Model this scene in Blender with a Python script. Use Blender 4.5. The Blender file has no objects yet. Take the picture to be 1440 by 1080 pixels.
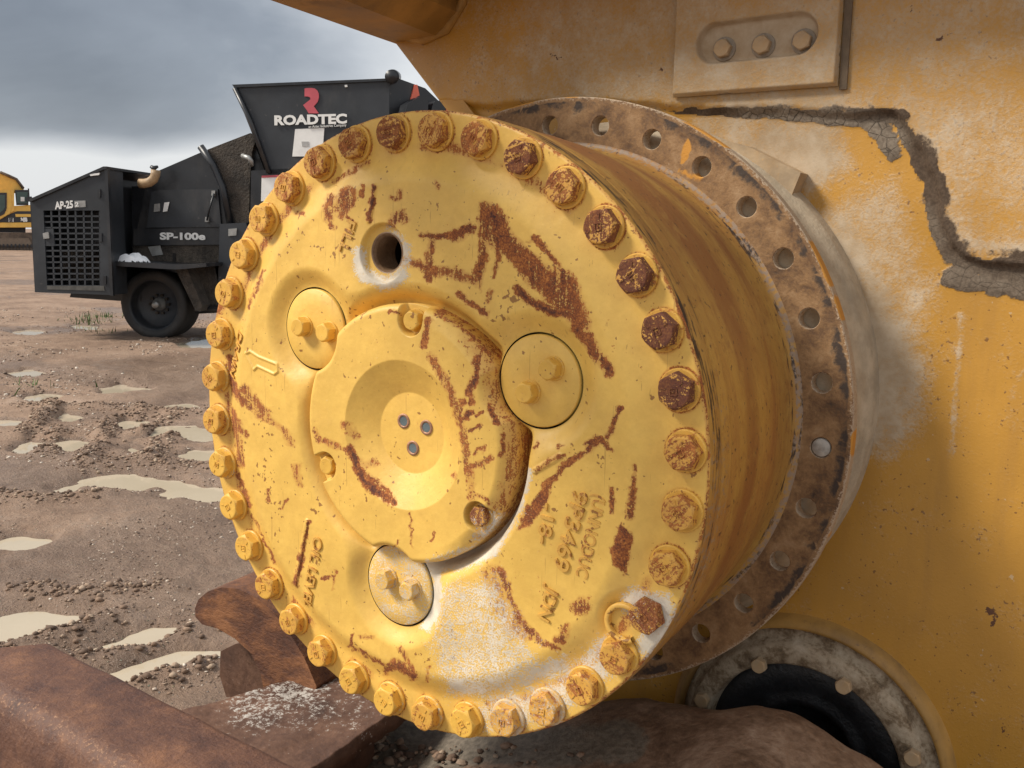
import bpy, bmesh, math, random
import numpy as np
from mathutils import Vector, Matrix
random.seed(7); rng = np.random.default_rng(7)
R = math.radians

# ------------------------------------------------------------------ camera
H = 1.154                                   # height of the hub axis above the ground
CAM = np.array([.753, -.9195, .246 + H]); YAW, PIT, ROL, FPX = -.5845, -.153, .0182, 1337.47
FW = np.array([math.sin(YAW)*math.cos(PIT), math.cos(YAW)*math.cos(PIT), math.sin(PIT)])
_r = np.cross(FW, [0, 0, 1]); _r /= np.linalg.norm(_r); _u = np.cross(_r, FW)
RT = _r*math.cos(ROL) + _u*math.sin(ROL); UP = -_r*math.sin(ROL) + _u*math.cos(ROL)
scene = bpy.context.scene
cd = bpy.data.cameras.new('camera'); cam = bpy.data.objects.new('camera', cd); scene.collection.objects.link(cam)
cd.sensor_width = 36; cd.lens = FPX/1440*36; cd.clip_start = .02; cd.clip_end = 9000
cam.matrix_world = Matrix(((RT[0], UP[0], -FW[0], CAM[0]), (RT[1], UP[1], -FW[1], CAM[1]), (RT[2], UP[2], -FW[2], CAM[2]), (0, 0, 0, 1)))
scene.camera = cam

# ------------------------------------------------------------------ sky, sun, exposure
SUN_EL, SUN_AZ = R(42), R(226)              # azimuth clockwise from +Y: behind and to the left of the camera
w = bpy.data.worlds.new('World'); scene.world = w; w.use_nodes = True
nt = w.node_tree; nt.nodes.clear()
def wn(t, **k):
    n = nt.nodes.new(t)
    for a, b in k.items(): setattr(n, a, b)
    return n
out = wn('ShaderNodeOutputWorld'); bg = wn('ShaderNodeBackground'); bg.inputs[1].default_value = .1
sky = wn('ShaderNodeTexSky', sky_type='NISHITA', sun_disc=False, sun_elevation=SUN_EL, sun_rotation=SUN_AZ, dust_density=3, air_density=1.2)
tc = wn('ShaderNodeTexCoord')
mp = wn('ShaderNodeMapping'); mp.inputs['Scale'].default_value = (1, 1, 2.6); mp.inputs['Location'].default_value = (.35, .1, .2)
n1 = wn('ShaderNodeTexNoise'); n1.inputs['Scale'].default_value = 2.6; n1.inputs['Detail'].default_value = 7; n1.inputs['Roughness'].default_value = .5
n1.inputs['Distortion'].default_value = .25
rp = wn('ShaderNodeValToRGB')
CL = [(.22, (1.05, 1.18, 1.42)), (.40, (1.55, 1.72, 2.0)), (.6, (2.9, 3.05, 3.3)), (.78, (4.3, 4.4, 4.5))]
while len(rp.color_ramp.elements) < len(CL): rp.color_ramp.elements.new(.5)
for e, (p, c) in zip(rp.color_ramp.elements, CL): e.position = p; e.color = (*c, 1)
mx = wn('ShaderNodeMixRGB'); mx.inputs[0].default_value = .9
L = nt.links.new
# a bank of rain cloud stands off to the left, thinning upward and to the right
vd = wn('ShaderNodeVectorMath', operation='DOT_PRODUCT'); vd.inputs[1].default_value = (math.sin(R(-70))*math.cos(R(14)), math.cos(R(-70))*math.cos(R(14)), math.sin(R(14)))
bank = wn('ShaderNodeMapRange', interpolation_type='SMOOTHSTEP'); bank.inputs[1].default_value = .80; bank.inputs[2].default_value = 1.0; bank.inputs[3].default_value = .42; bank.inputs[4].default_value = -.2
sx = wn('ShaderNodeSeparateXYZ'); lowl = wn('ShaderNodeMapRange', interpolation_type='SMOOTHSTEP'); lowl.inputs[1].default_value = .1; lowl.inputs[2].default_value = .06; lowl.inputs[3].default_value = 0.; lowl.inputs[4].default_value = .5
addn = wn('ShaderNodeMath', operation='ADD'); addm = wn('ShaderNodeMath', operation='ADD')
L(tc.outputs['Generated'], mp.inputs[0]); L(mp.outputs[0], n1.inputs['Vector']); L(tc.outputs['Generated'], vd.inputs[0]); L(vd.outputs['Value'], bank.inputs[0]); L(tc.outputs['Generated'], sx.inputs[0]); L(sx.outputs['Z'], lowl.inputs[0]); L(bank.outputs[0], addn.inputs[0]); L(n1.outputs[0], addn.inputs[1]); L(addn.outputs[0], addm.inputs[0]); L(lowl.outputs[0], addm.inputs[1]); L(addm.outputs[0], rp.inputs[0])
L(sky.outputs[0], mx.inputs[1]); L(rp.outputs[0], mx.inputs[2]); L(mx.outputs[0], bg.inputs[0]); L(bg.outputs[0], out.inputs[0])
sd = bpy.data.lights.new('sun', 'SUN'); sd.energy = 2.3; sd.angle = R(15); sd.color = (1, .93, .82)
so = bpy.data.objects.new('sun', sd); scene.collection.objects.link(so)
sv = Vector((math.sin(SUN_AZ)*math.cos(SUN_EL), math.cos(SUN_AZ)*math.cos(SUN_EL), math.sin(SUN_EL)))
so.rotation_euler = sv.to_track_quat('Z', 'Y').to_euler(); so.location = (-6, -6, 8)
vs = scene.view_settings; vs.view_transform = 'Standard'; vs.look = 'None'; vs.gamma = 1; vs.exposure = .92
scene.render.engine = 'CYCLES'

# ------------------------------------------------------------------ pixels to places
def ray(x, y): return FW + RT*(x-720)/FPX - UP*(y-540)/FPX
def onY(x, y, Y): d = ray(x, y); return CAM + d*((Y-CAM[1])/d[1])
def onZ(x, y, Z): d = ray(x, y); return CAM + d*((Z-CAM[2])/d[2])
def proj(X):
    d = np.asarray(X, float) - CAM; z = d@FW
    return np.stack([720 + FPX*(d@RT)/z, 540 - FPX*(d@UP)/z], -1)
def onplane(x, y, P, n): d = ray(x, y); return CAM + d*(((P-CAM)@n)/(d@n))
def sm(a, b, x): t = np.clip((x-a)/(b-a), 0, 1); return t*t*(3-2*t)
def polyline_d(P, pts):
    best = np.full(len(P), 1e9)
    pts = [np.array(p, float) for p in pts]
    if len(pts) == 1: return np.hypot(*(P-pts[0]).T)
    for a, b in zip(pts[:-1], pts[1:]):
        ab = b-a; t = np.clip(((P-a)@ab)/(ab@ab+1e-12), 0, 1)
        best = np.minimum(best, np.hypot(*(P-a-t[:, None]*ab).T))
    return best
def inside(P, poly):
    x, y = P.T; r = np.zeros(len(P), bool); n = len(poly)
    for i in range(n):
        (x1, y1), (x2, y2) = poly[i], poly[(i+1) % n]
        if y1 == y2: continue
        r ^= ((y1 > y) != (y2 > y)) & (x < (x2-x1)*(y-y1)/(y2-y1)+x1)
    return r
def poly_sd(P, poly):
    d = polyline_d(P, list(poly)+[poly[0]]); return np.where(inside(P, poly), -d, d)
def paint(P, strokes, polys=()):
    v = np.zeros(len(P)); P0 = P
    P = P+np.stack([(fbm(P/19, 3, 201)-.5)*8, (fbm(P/19, 3, 205)-.5)*8], 1)+np.stack([(fbm(P/5, 2, 211)-.5)*6, (fbm(P/5, 2, 215)-.5)*6], 1)
    br = .60+.62*fbm(P0/15, 3, 221)
    for pts, hw, a in strokes:
        d = polyline_d(P, pts); v = np.maximum(v, a*br*(1-sm(.1, 1.75, d/hw)))
    for poly, a, soft in polys:
        v = np.maximum(v, a*(1-sm(-soft, soft, poly_sd(P, poly))))
    return v
def vnoise(p, seed=0):                      # cheap smooth value noise, 2 or 3 columns
    p = np.asarray(p, float); i = np.floor(p).astype(np.int64); f = p-i; f = f*f*(3-2*f); k = p.shape[1]; o = 0
    for c in range(2**k):
        bits = [(c >> b) & 1 for b in range(k)]
        h = np.zeros(len(p), np.int64)+seed*7919
        for b in range(k): h = h*374761393 + (i[:, b]+bits[b])*668265263 + b*1274126177
        h = (h ^ (h >> 13))*1274126177; h = (h ^ (h >> 16)) & 0xffff
        wgt = np.ones(len(p))
        for b in range(k): wgt = wgt*(f[:, b] if bits[b] else 1-f[:, b])
        o = o + wgt*h/65535.
    return o
def fbm(p, oct=4, seed=0):
    p = np.asarray(p, float); o = 0; a = .5
    for k in range(oct): o = o + a*vnoise(p*2**k + 17.3*k, seed+k); a *= .5
    return o/(1-.5**oct)

# ------------------------------------------------------------------ object helpers
COL = scene.collection
def tag(o, label=None, cat=None, group=None, kind=None):
    for k, v in (('label', label), ('category', cat), ('group', group), ('kind', kind)):
        if v: o[k] = v
    return o
def empty(name, loc, label, cat, group=None):
    o = bpy.data.objects.new(name, None); o.empty_display_size = .1; COL.objects.link(o); o.location = loc
    return tag(o, label, cat, group)
def link(name, me, mat, parent=None, smooth=False):
    o = bpy.data.objects.new(name, me); COL.objects.link(o)
    if mat is not None and not me.materials: me.materials.append(mat)
    if smooth: me.polygons.foreach_set('use_smooth', [True]*len(me.polygons))
    if parent is not None:
        o.parent = parent
        q = parent; off = Vector((0, 0, 0))
        while q is not None: off += q.location; q = q.parent
        o.location = -off                   # meshes carry world coordinates
    return o
def mesh(name, V, F, mat, parent=None, smooth=False, attrs=None):
    me = bpy.data.meshes.new(name); V = np.asarray(V, float)
    if isinstance(F, np.ndarray):
        n = F.shape[1]; me.vertices.add(len(V)); me.vertices.foreach_set('co', V.ravel())
        me.loops.add(F.size); me.loops.foreach_set('vertex_index', F.ravel().astype(np.int32))
        me.polygons.add(len(F)); me.polygons.foreach_set('loop_start', np.arange(0, F.size, n, dtype=np.int32))
        me.update(calc_edges=True)
    else: me.from_pydata([tuple(v) for v in V], [], [list(f) for f in F]); me.update()
    for k, v in (attrs or {}).items():
        if np.ndim(v) == 2: a = me.attributes.new(k, 'FLOAT_VECTOR', 'POINT'); a.data.foreach_set('vector', np.asarray(v, np.float32).ravel())
        else: a = me.attributes.new(k, 'FLOAT', 'POINT'); a.data.foreach_set('value', np.asarray(v, np.float32))
    return link(name, me, mat, parent, smooth)
def grid_faces(nu, nv, wrap=False):
    i = np.arange(nu-1 if not wrap else nu); j = np.arange(nv-1); I, J = np.meshgrid(i, j, indexing='ij'); I2 = (I+1) % nu
    return np.stack([I*nv+J, I2*nv+J, I2*nv+J+1, I*nv+J+1], -1).reshape(-1, 4)
def bm_obj(name, bm, mat, parent=None, smooth=False, bevel=0, seg=2):
    if bevel:
        es = [e for e in bm.edges if len(e.link_faces) == 2 and e.calc_face_angle(0) > .5]
        bmesh.ops.bevel(bm, geom=es, offset=bevel, segments=seg, affect='EDGES', profile=.6, clamp_overlap=True)
    bmesh.ops.recalc_face_normals(bm, faces=bm.faces)
    me = bpy.data.meshes.new(name); bm.to_mesh(me); bm.free()
    return link(name, me, mat, parent, smooth)
def prism(name, pts, vec, mat, parent=None, bevel=0, seg=2):
    bm = bmesh.new(); vec = np.asarray(vec, float)
    a = [bm.verts.new(tuple(p)) for p in pts]; b = [bm.verts.new(tuple(np.asarray(p)+vec)) for p in pts]
    bm.faces.new(a); bm.faces.new(b[::-1]); n = len(a)
    for i in range(n): bm.faces.new((a[(i+1) % n], a[i], b[i], b[(i+1) % n]))
    return bm_obj(name, bm, mat, parent, bevel=bevel, seg=seg)
def add_box(bm, c, ax, ay, az):             # half-axes
    c, ax, ay, az = [np.asarray(v, float) for v in (c, ax, ay, az)]
    v = [bm.verts.new(tuple(c+i*ax+j*ay+k*az)) for i in (-1, 1) for j in (-1, 1) for k in (-1, 1)]
    for f in ((0, 1, 3, 2), (4, 6, 7, 5), (0, 4, 5, 1), (2, 3, 7, 6), (0, 2, 6, 4), (1, 5, 7, 3)): bm.faces.new([v[i] for i in f])
def lathe(name, prof, seg, c, mat, parent=None, axis='y', smooth=True, a0=0, a1=2*math.pi):
    prof = np.array(prof, float); wrap = abs(a1-a0-2*math.pi) < 1e-6
    t = np.linspace(a0, a1, seg, endpoint=not wrap)
    T, Rr = np.meshgrid(t, prof[:, 0], indexing='ij'); Y = np.broadcast_to(prof[:, 1], T.shape)
    V = np.stack([c[0]+Rr*np.cos(T), c[1]+Y, c[2]+Rr*np.sin(T)], -1).reshape(-1, 3)
    s = np.concatenate([[0], np.cumsum(np.hypot(*np.diff(prof, axis=0).T))])
    hub = np.stack([np.cos(T), np.sin(T), np.broadcast_to(s, T.shape)], -1).reshape(-1, 3)
    return mesh(name, V, grid_faces(seg, len(prof), wrap), mat, parent, smooth, {'ring': hub})
def tube(name, pts, r, mat, parent=None, seg=12, caps=True):
    pts = [Vector(p) for p in pts]; rs = r if isinstance(r, (list, tuple)) else [r]*len(pts); V = []; F = []
    prev = None
    for i, p in enumerate(pts):
        d = (pts[min(i+1, len(pts)-1)]-pts[max(i-1, 0)]).normalized()
        u = d.orthogonal().normalized() if prev is None else (prev-d*prev.dot(d)).normalized(); prev = u; v = d.cross(u)
        for k in range(seg): a = 2*math.pi*k/seg; V.append(p+rs[i]*(u*math.cos(a)+v*math.sin(a)))
    for i in range(len(pts)-1):
        for k in range(seg): F.append((i*seg+k, i*seg+(k+1) % seg, (i+1)*seg+(k+1) % seg, (i+1)*seg+k))
    if caps: F.append(tuple(range(seg))[::-1]); F.append(tuple((len(pts)-1)*seg+k for k in range(seg)))
    return mesh(name, V, F, mat, parent, True)
def text_mesh(name, body, size, depth, mat, parent, o3, xdir, normal, xs=1., bold=0., align='LEFT', spacing=1.):
    cu = bpy.data.curves.new('tmp', 'FONT'); cu.body = body; cu.size = size; cu.extrude = depth; cu.offset = bold; cu.align_x = align; cu.space_character = spacing
    cu.resolution_u = 3
    ob = bpy.data.objects.new('tmp', cu); COL.objects.link(ob); bpy.context.view_layer.update()
    me = bpy.data.meshes.new_from_object(ob.evaluated_get(bpy.context.evaluated_depsgraph_get())); bpy.data.objects.remove(ob)
    X = Vector(xdir).normalized(); Z = Vector(normal).normalized(); Z = (Z-X*Z.dot(X)).normalized(); Y = Z.cross(X)
    M = Matrix(((X[0]*xs, Y[0], Z[0], o3[0]), (X[1]*xs, Y[1], Z[1], o3[1]), (X[2]*xs, Y[2], Z[2], o3[2]), (0, 0, 0, 1)))
    me.transform(M); me.name = name; me.materials.clear()
    return link(name, me, mat, parent)

# ------------------------------------------------------------------ materials
class NT:
    def __init__(s, name):
        s.m = bpy.data.materials.new(name); s.m.use_nodes = True; s.t = s.m.node_tree; s.t.nodes.clear()
        s.out = s.n('ShaderNodeOutputMaterial'); s.b = s.n('ShaderNodeBsdfPrincipled'); s.l(s.b.outputs[0], s.out.inputs[0])
    def n(s, t, **k):
        x = s.t.nodes.new(t)
        for a, b in k.items(): setattr(x, a, b)
        return x
    def l(s, a, b): s.t.links.new(a, b)
    def put(s, sock, v):
        if hasattr(v, 'links') or isinstance(v, bpy.types.NodeSocket): s.l(v, sock)
        elif isinstance(v, (tuple, list)) and len(v) == 3 and sock.type == 'RGBA': sock.default_value = (*v, 1)
        else: sock.default_value = v
    def obj(s, rnd=False):
        c = s.n('ShaderNodeTexCoord').outputs['Object']
        if rnd:
            oi = s.n('ShaderNodeObjectInfo'); mu = s.n('ShaderNodeVectorMath', operation='SCALE'); mu.inputs[0].default_value = (13.1, 7.7, 5.3)
            s.l(oi.outputs['Random'], mu.inputs['Scale']); ad = s.n('ShaderNodeVectorMath', operation='ADD'); s.l(c, ad.inputs[0]); s.l(mu.outputs[0], ad.inputs[1]); c = ad.outputs[0]
        return c
    def scale(s, v, sc):
        m = s.n('ShaderNodeMapping'); s.l(v, m.inputs[0]); m.inputs['Scale'].default_value = sc; return m.outputs[0]
    def attr(s, name, typ='GEOMETRY', o='Fac'): a = s.n('ShaderNodeAttribute', attribute_name=name, attribute_type=typ); return a.outputs[o]
    def noise(s, v, sc, det=6, ro=.6, dist=0):
        x = s.n('ShaderNodeTexNoise'); s.l(v, x.inputs['Vector']); x.inputs['Scale'].default_value = sc; x.inputs['Detail'].default_value = det
        x.inputs['Roughness'].default_value = ro; x.inputs['Distortion'].default_value = dist; return x.outputs[0]
    def voro(s, v, sc, feature='F1', o='Distance'):
        x = s.n('ShaderNodeTexVoronoi', feature=feature); s.l(v, x.inputs['Vector']); x.inputs['Scale'].default_value = sc; return x.outputs[o]
    def math(s, op, a, b=0., c=None):
        x = s.n('ShaderNodeMath', operation=op); s.put(x.inputs[0], a); s.put(x.inputs[1], b)
        if c is not None: s.put(x.inputs[2], c)
        return x.outputs[0]
    def mr(s, v, a, b, c=0., d=1.):
        x = s.n('ShaderNodeMapRange', interpolation_type='SMOOTHSTEP'); s.put(x.inputs[0], v)
        for i, q in enumerate((a, b, c, d)): s.put(x.inputs[i+1], q)
        return x.outputs[0]
    def mix(s, f, a, b, mode='MIX'):
        x = s.n('ShaderNodeMixRGB', blend_type=mode); s.put(x.inputs[0], f); s.put(x.inputs[1], a); s.put(x.inputs[2], b); return x.outputs[0]
    def ramp(s, v, st):
        x = s.n('ShaderNodeValToRGB'); s.l(v, x.inputs[0])
        while len(x.color_ramp.elements) < len(st): x.color_ramp.elements.new(.5)
        for e, (p, c) in zip(x.color_ramp.elements, st): e.position = p; e.color = (*c, 1)
        return x.outputs[0]
    def bump(s, h, st, dist=.01, prev=None):
        x = s.n('ShaderNodeBump'); x.inputs['Strength'].default_value = st; x.inputs['Distance'].default_value = dist; s.put(x.inputs['Height'], h)
        if prev is not None: s.l(prev, x.inputs['Normal'])
        return x.outputs[0]
    def done(s, col, rough, nor=None, metal=None, spec=None):
        s.put(s.b.inputs['Base Color'], col); s.put(s.b.inputs['Roughness'], rough)
        if nor is not None: s.l(nor, s.b.inputs['Normal'])
        if metal is not None: s.put(s.b.inputs['Metallic'], metal)
        if spec is not None: s.put(s.b.inputs['Specular IOR Level'], spec)
        return s.m
YEL = (.77, .485, .105)
DUST = (.56, .48, .37)
def worn_paint(name, base=YEL, rough=.47, rnd=False, rust0=None, dust0=None, deep0=(.9, 1.12), specks=.60, dustcol=DUST, grime=.0, rustpos=0.):
    s = NT(name); c = s.obj(rnd)
    a = s.noise(c, 75, 9, .68); b = s.noise(c, 420, 5, .6); g = s.noise(c, 9, 5, .55); fine = s.noise(c, 180, 3, .5)
    ru = s.attr('rust') if rust0 is None else s.attr(rust0, 'OBJECT')
    du = s.attr('dust') if dust0 is None else s.attr(dust0, 'OBJECT')
    nz = s.math('ADD', s.math('MULTIPLY', s.math('SUBTRACT', a, .5), 1.5), s.math('MULTIPLY', s.math('SUBTRACT', b, .5), 1.5))
    mpn = s.n('ShaderNodeMapping'); s.l(c, mpn.inputs[0]); mpn.inputs['Rotation'].default_value = (0, R(-42), 0); mpn.inputs['Scale'].default_value = (1, 1, .1)
    nz = s.math('ADD', nz, s.math('MULTIPLY', s.math('SUBTRACT', s.noise(mpn.outputs[0], 210, 4, .6), .5), 1.25))
    rv = s.math('ADD', ru, nz)
    rm = s.mr(rv, .44, .58)
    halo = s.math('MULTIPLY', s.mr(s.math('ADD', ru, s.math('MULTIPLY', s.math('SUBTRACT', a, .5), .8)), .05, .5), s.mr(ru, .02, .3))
    spk = s.mr(s.math('ADD', s.noise(c, 130, 2, .5), s.math('MULTIPLY', s.math('SUBTRACT', s.noise(c, 14, 3, .5), .5), .45)), specks+.1, specks+.14)
    rcol = s.ramp(s.math('ADD', s.math('MULTIPLY', b, .55), s.math('MULTIPLY', a, .45)), [(.36, (.05, .017, .012)), (.45, (.15, .042, .015)), (.53, (.29, .088, .02)), (.63, (.5, .2, .045))])
    deep = s.mr(ru, *deep0); rcol = s.mix(s.math('MULTIPLY', deep, .7), rcol, (.045, .017, .018))
    var = s.mix(s.mr(g, .25, .75), tuple(x*.86 for x in base), tuple(min(1, x*1.06) for x in base))
    var = s.mix(s.math('MULTIPLY', s.mr(s.noise(c, 30, 6, .7), .5, .75), .28), var, (base[0]*.72, base[1]*.66, base[2]*.8))
    if grime: var = s.mix(s.math('MULTIPLY', s.mr(s.noise(s.scale(c, (1, 1, .25)), 16, 8, .65), .38, .7), grime), var, (.2, .11, .04))
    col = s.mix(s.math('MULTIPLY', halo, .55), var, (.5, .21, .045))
    sc1 = s.n('ShaderNodeMapping'); s.l(c, sc1.inputs[0]); sc1.inputs['Rotation'].default_value = (0, R(35), 0); sc1.inputs['Scale'].default_value = (1, 1, .04)
    scr = s.mr(s.math('ADD', s.noise(sc1.outputs[0], 330, 2, .5), s.math('MULTIPLY', s.math('SUBTRACT', s.noise(c, 11, 3), .5), .3)), .70, .73); col = s.mix(s.math('MULTIPLY', scr, .5), col, (base[0]*.5, base[1]*.42, base[2]*.5))
    gr2 = s.mr(s.noise(c, 48, 9, .75), .35, .65); col = s.mix(s.math('MULTIPLY', s.math('SUBTRACT', 1., gr2), .22), col, (base[0]*.62, base[1]*.52, base[2]*.45))
    col = s.mix(s.math('MULTIPLY', spk, .8), col, (.2, .07, .02))
    col = s.mix(rm, col, rcol)
    dn = s.math('ADD', du, s.math('ADD', s.math('MULTIPLY', s.math('SUBTRACT', s.noise(c, 55, 8, .7), .5), 1.1), s.math('MULTIPLY', s.math('SUBTRACT', b, .5), 1.7)))
    dm = s.math('MULTIPLY', s.mr(dn, .35, .75), .95)
    dc = s.mix(s.mr(s.noise(c, 25, 6, .6), .3, .7), tuple(x*.78 for x in dustcol), tuple(min(1, x*1.12) for x in dustcol))
    col = s.mix(dm, col, dc)
    ro = s.math('MAXIMUM', s.math('ADD', rough, s.math('MULTIPLY', s.math('SUBTRACT', g, .5), .2)), s.math('MULTIPLY', s.math('MAXIMUM', rm, dm), .88))
    h = s.math('ADD', s.math('ADD', s.math('MULTIPLY', fine, .55), s.math('MULTIPLY', s.noise(c, 60, 4, .6), .9)), s.math('SUBTRACT', s.math('MULTIPLY', dm, s.math('ADD', b, .3)), s.math('MULTIPLY', rm, s.math('ADD', .7, b))))
    n = s.bump(h, .38, .0012)
    return s.done(col, ro, n)
def steel_rust(name, st, sc=14, rough=.75, bump=.4, stretch=(1, 1, 1), dustcol=None, rnd=False, ring=False, d=.004):
    s = NT(name); c = s.attr('ring', o='Vector') if ring else s.obj(rnd)
    c = s.scale(c, stretch)
    a = s.noise(c, sc, 10, .68, .3); b = s.noise(c, sc*9, 5, .6); g = s.noise(c, sc*.25, 3)
    v = s.math('ADD', s.math('MULTIPLY', a, .6), s.math('ADD', s.math('MULTIPLY', b, .2), s.math('MULTIPLY', g, .2)))
    col = s.ramp(v, st)
    if dustcol:
        dm = s.mr(s.math('ADD', s.attr('dust'), s.math('ADD', s.math('MULTIPLY', s.math('SUBTRACT', b, .5), 1.8), s.math('MULTIPLY', s.math('SUBTRACT', s.noise(c, sc*30, 3), .5), 1.2))), .38, .72); col = s.mix(dm, col, dustcol)
        dk = s.mr(s.math('ADD', s.attr('dark'), s.math('MULTIPLY', s.math('SUBTRACT', a, .5), 1.8)), .38, .66); col = s.mix(s.math('MULTIPLY', dk, .9), col, (.022, .017, .017))
        yl = s.mr(s.math('ADD', s.attr('yel'), s.math('MULTIPLY', s.math('SUBTRACT', a, .5), .8)), .4, .6); col = s.mix(yl, col, (.5, .23, .035))
    return s.done(col, s.mr(b, .2, .8, rough-.12, min(1, rough+.12)), s.bump(s.math('ADD', a, s.math('MULTIPLY', b, .6)), bump, d))
def flat(name, col, rough=.5, var=.15, sc=8, metal=0., bump=.15, dirt=None, dirtamt=.3, d=.01, spec=None):
    s = NT(name); c = s.obj(); a = s.noise(c, sc, 7, .65); b = s.noise(c, sc*7, 4)
    x = s.mix(s.mr(a, .3, .7), tuple(q*(1-var) for q in col), tuple(min(1, q*(1+var)) for q in col))
    if dirt:
        z = s.noise(s.scale(c, (1, 1, .4)), sc*.7, 9, .7); x = s.mix(s.math('MULTIPLY', s.mr(z, .48, .72), dirtamt), x, dirt)
        x = s.mix(s.math('MULTIPLY', s.mr(b, .66, .74), dirtamt), x, tuple(min(1, q*1.5) for q in dirt))
    return s.done(x, s.mr(a, .2, .8, max(.02, rough-.1), min(1, rough+.12)), s.bump(b, bump, d), metal, spec)

M = {}
M['cover'] = worn_paint('cover_paint', dustcol=(.64, .58, .48))
M['bolt'] = worn_paint('bolt_paint', rnd=True, deep0=(.48, .72), rust0='rustlevel', dust0='dustlevel', specks=.6, base=(.74, .44, .075))
M['washer'] = worn_paint('washer_paint', rnd=True, rust0='rustlevel', dust0='dustlevel', base=(.72, .42, .07))
M['letter'] = worn_paint('letter_paint', base=(.70, .41, .085), specks=.5)
M['wall'] = None
M['hole_dark'] = flat('dark_cavity', (.012, .01, .009), .8)
M['thread'] = steel_rust('threaded_steel', [(.3, (.09, .05, .026)), (.5, (.22, .13, .07)), (.7, (.38, .28, .19))], 40, .42, .2)
M['insert'] = flat('copper_rim', (.34, .18, .11), .45, .3, 60, .3)
M['blue'] = flat('grey_blue_bore', (.1, .13, .14), .4)
M['flange'] = steel_rust('flange_rust', [(.32, (.04, .023, .015)), (.43, (.135, .07, .03)), (.53, (.25, .14, .06)), (.68, (.37, .24, .13))], 30, .8, .6, dustcol=(.40, .31, .22), d=.002)
M['forged'] = steel_rust('forged_rust', [(.3, (.035, .018, .013)), (.45, (.085, .04, .024)), (.56, (.14, .07, .042)), (.72, (.25, .14, .085))], 12, .66, .6, dustcol=(.45, .42, .38))
M['torch'] = steel_rust('torch_cut_rust', [(.3, (.03, .013, .01)), (.44, (.09, .034, .017)), (.55, (.2, .08, .03)), (.7, (.34, .15, .06))], 26, .7, .8, (.5, 1, 1))
M['pale_steel'] = flat('pale_steel', (.34, .31, .27), .7, .3, 60)
M['rubber'] = flat('rubber', (.016, .017, .019), .45, .3, 20, bump=.3)

def barrel_mat():
    s = NT('barrel_paint'); c = s.attr('ring', o='Vector')
    st = s.noise(s.scale(c, (1.3, 1.3, 13)), 1, 8, .62, .6); st2 = s.noise(s.scale(c, (7, 7, 150)), 1, 6, .62); o = s.obj(); f = s.noise(o, 160, 5, .6); g = s.noise(o, 7, 5)
    col = s.mix(s.mr(g, .3, .7), (.35, .19, .045), (.45, .255, .056))
    col = s.mix(s.math('MULTIPLY', s.mr(st, .40, .72), .55), col, (.30, .115, .03))
    col = s.mix(s.math('MULTIPLY', s.mr(s.math('ADD', s.math('MULTIPLY', st2, .6), s.math('MULTIPLY', f, .4)), .61, .66), .7), col, (.07, .038, .022))
    bd_ = s.attr('band'); col = s.mix(s.math('MULTIPLY', s.mr(s.math('ADD', bd_, s.math('MULTIPLY', s.math('SUBTRACT', st, .5), 1.2)), .25, .85), .75), col, (.22, .078, .024))
    col = s.mix(s.math('MULTIPLY', s.mr(s.math('ADD', s.math('MULTIPLY', s.noise(o, 55, 9, .72), .7), s.math('MULTIPLY', st2, .3)), .5, .62), .45), col, (.22, .08, .024)); col = s.mix(s.math('MULTIPLY', s.mr(s.noise(o, 120, 3, .5), .64, .69), .8), col, (.06, .03, .02)); col = s.mix(s.math('MULTIPLY', s.mr(s.noise(o, 21, 8, .7), .53, .66), .35), col, (.5, .31, .075))
    ed = s.attr('edge'); col = s.mix(s.mr(s.math('ADD', ed, s.math('MULTIPLY', s.math('SUBTRACT', st2, .5), 1.6)), .42, .6), col, (.035, .022, .017))
    gr = s.attr('grey'); col = s.mix(s.mr(s.math('ADD', gr, s.math('MULTIPLY', s.math('SUBTRACT', f, .5), 1.6)), .45, .75), col, (.27, .19, .13))
    return s.done(col, s.mr(st, .3, .7, .38, .62), s.bump(s.math('ADD', st2, f), .25, .002))
M['barrel'] = barrel_mat()

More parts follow.
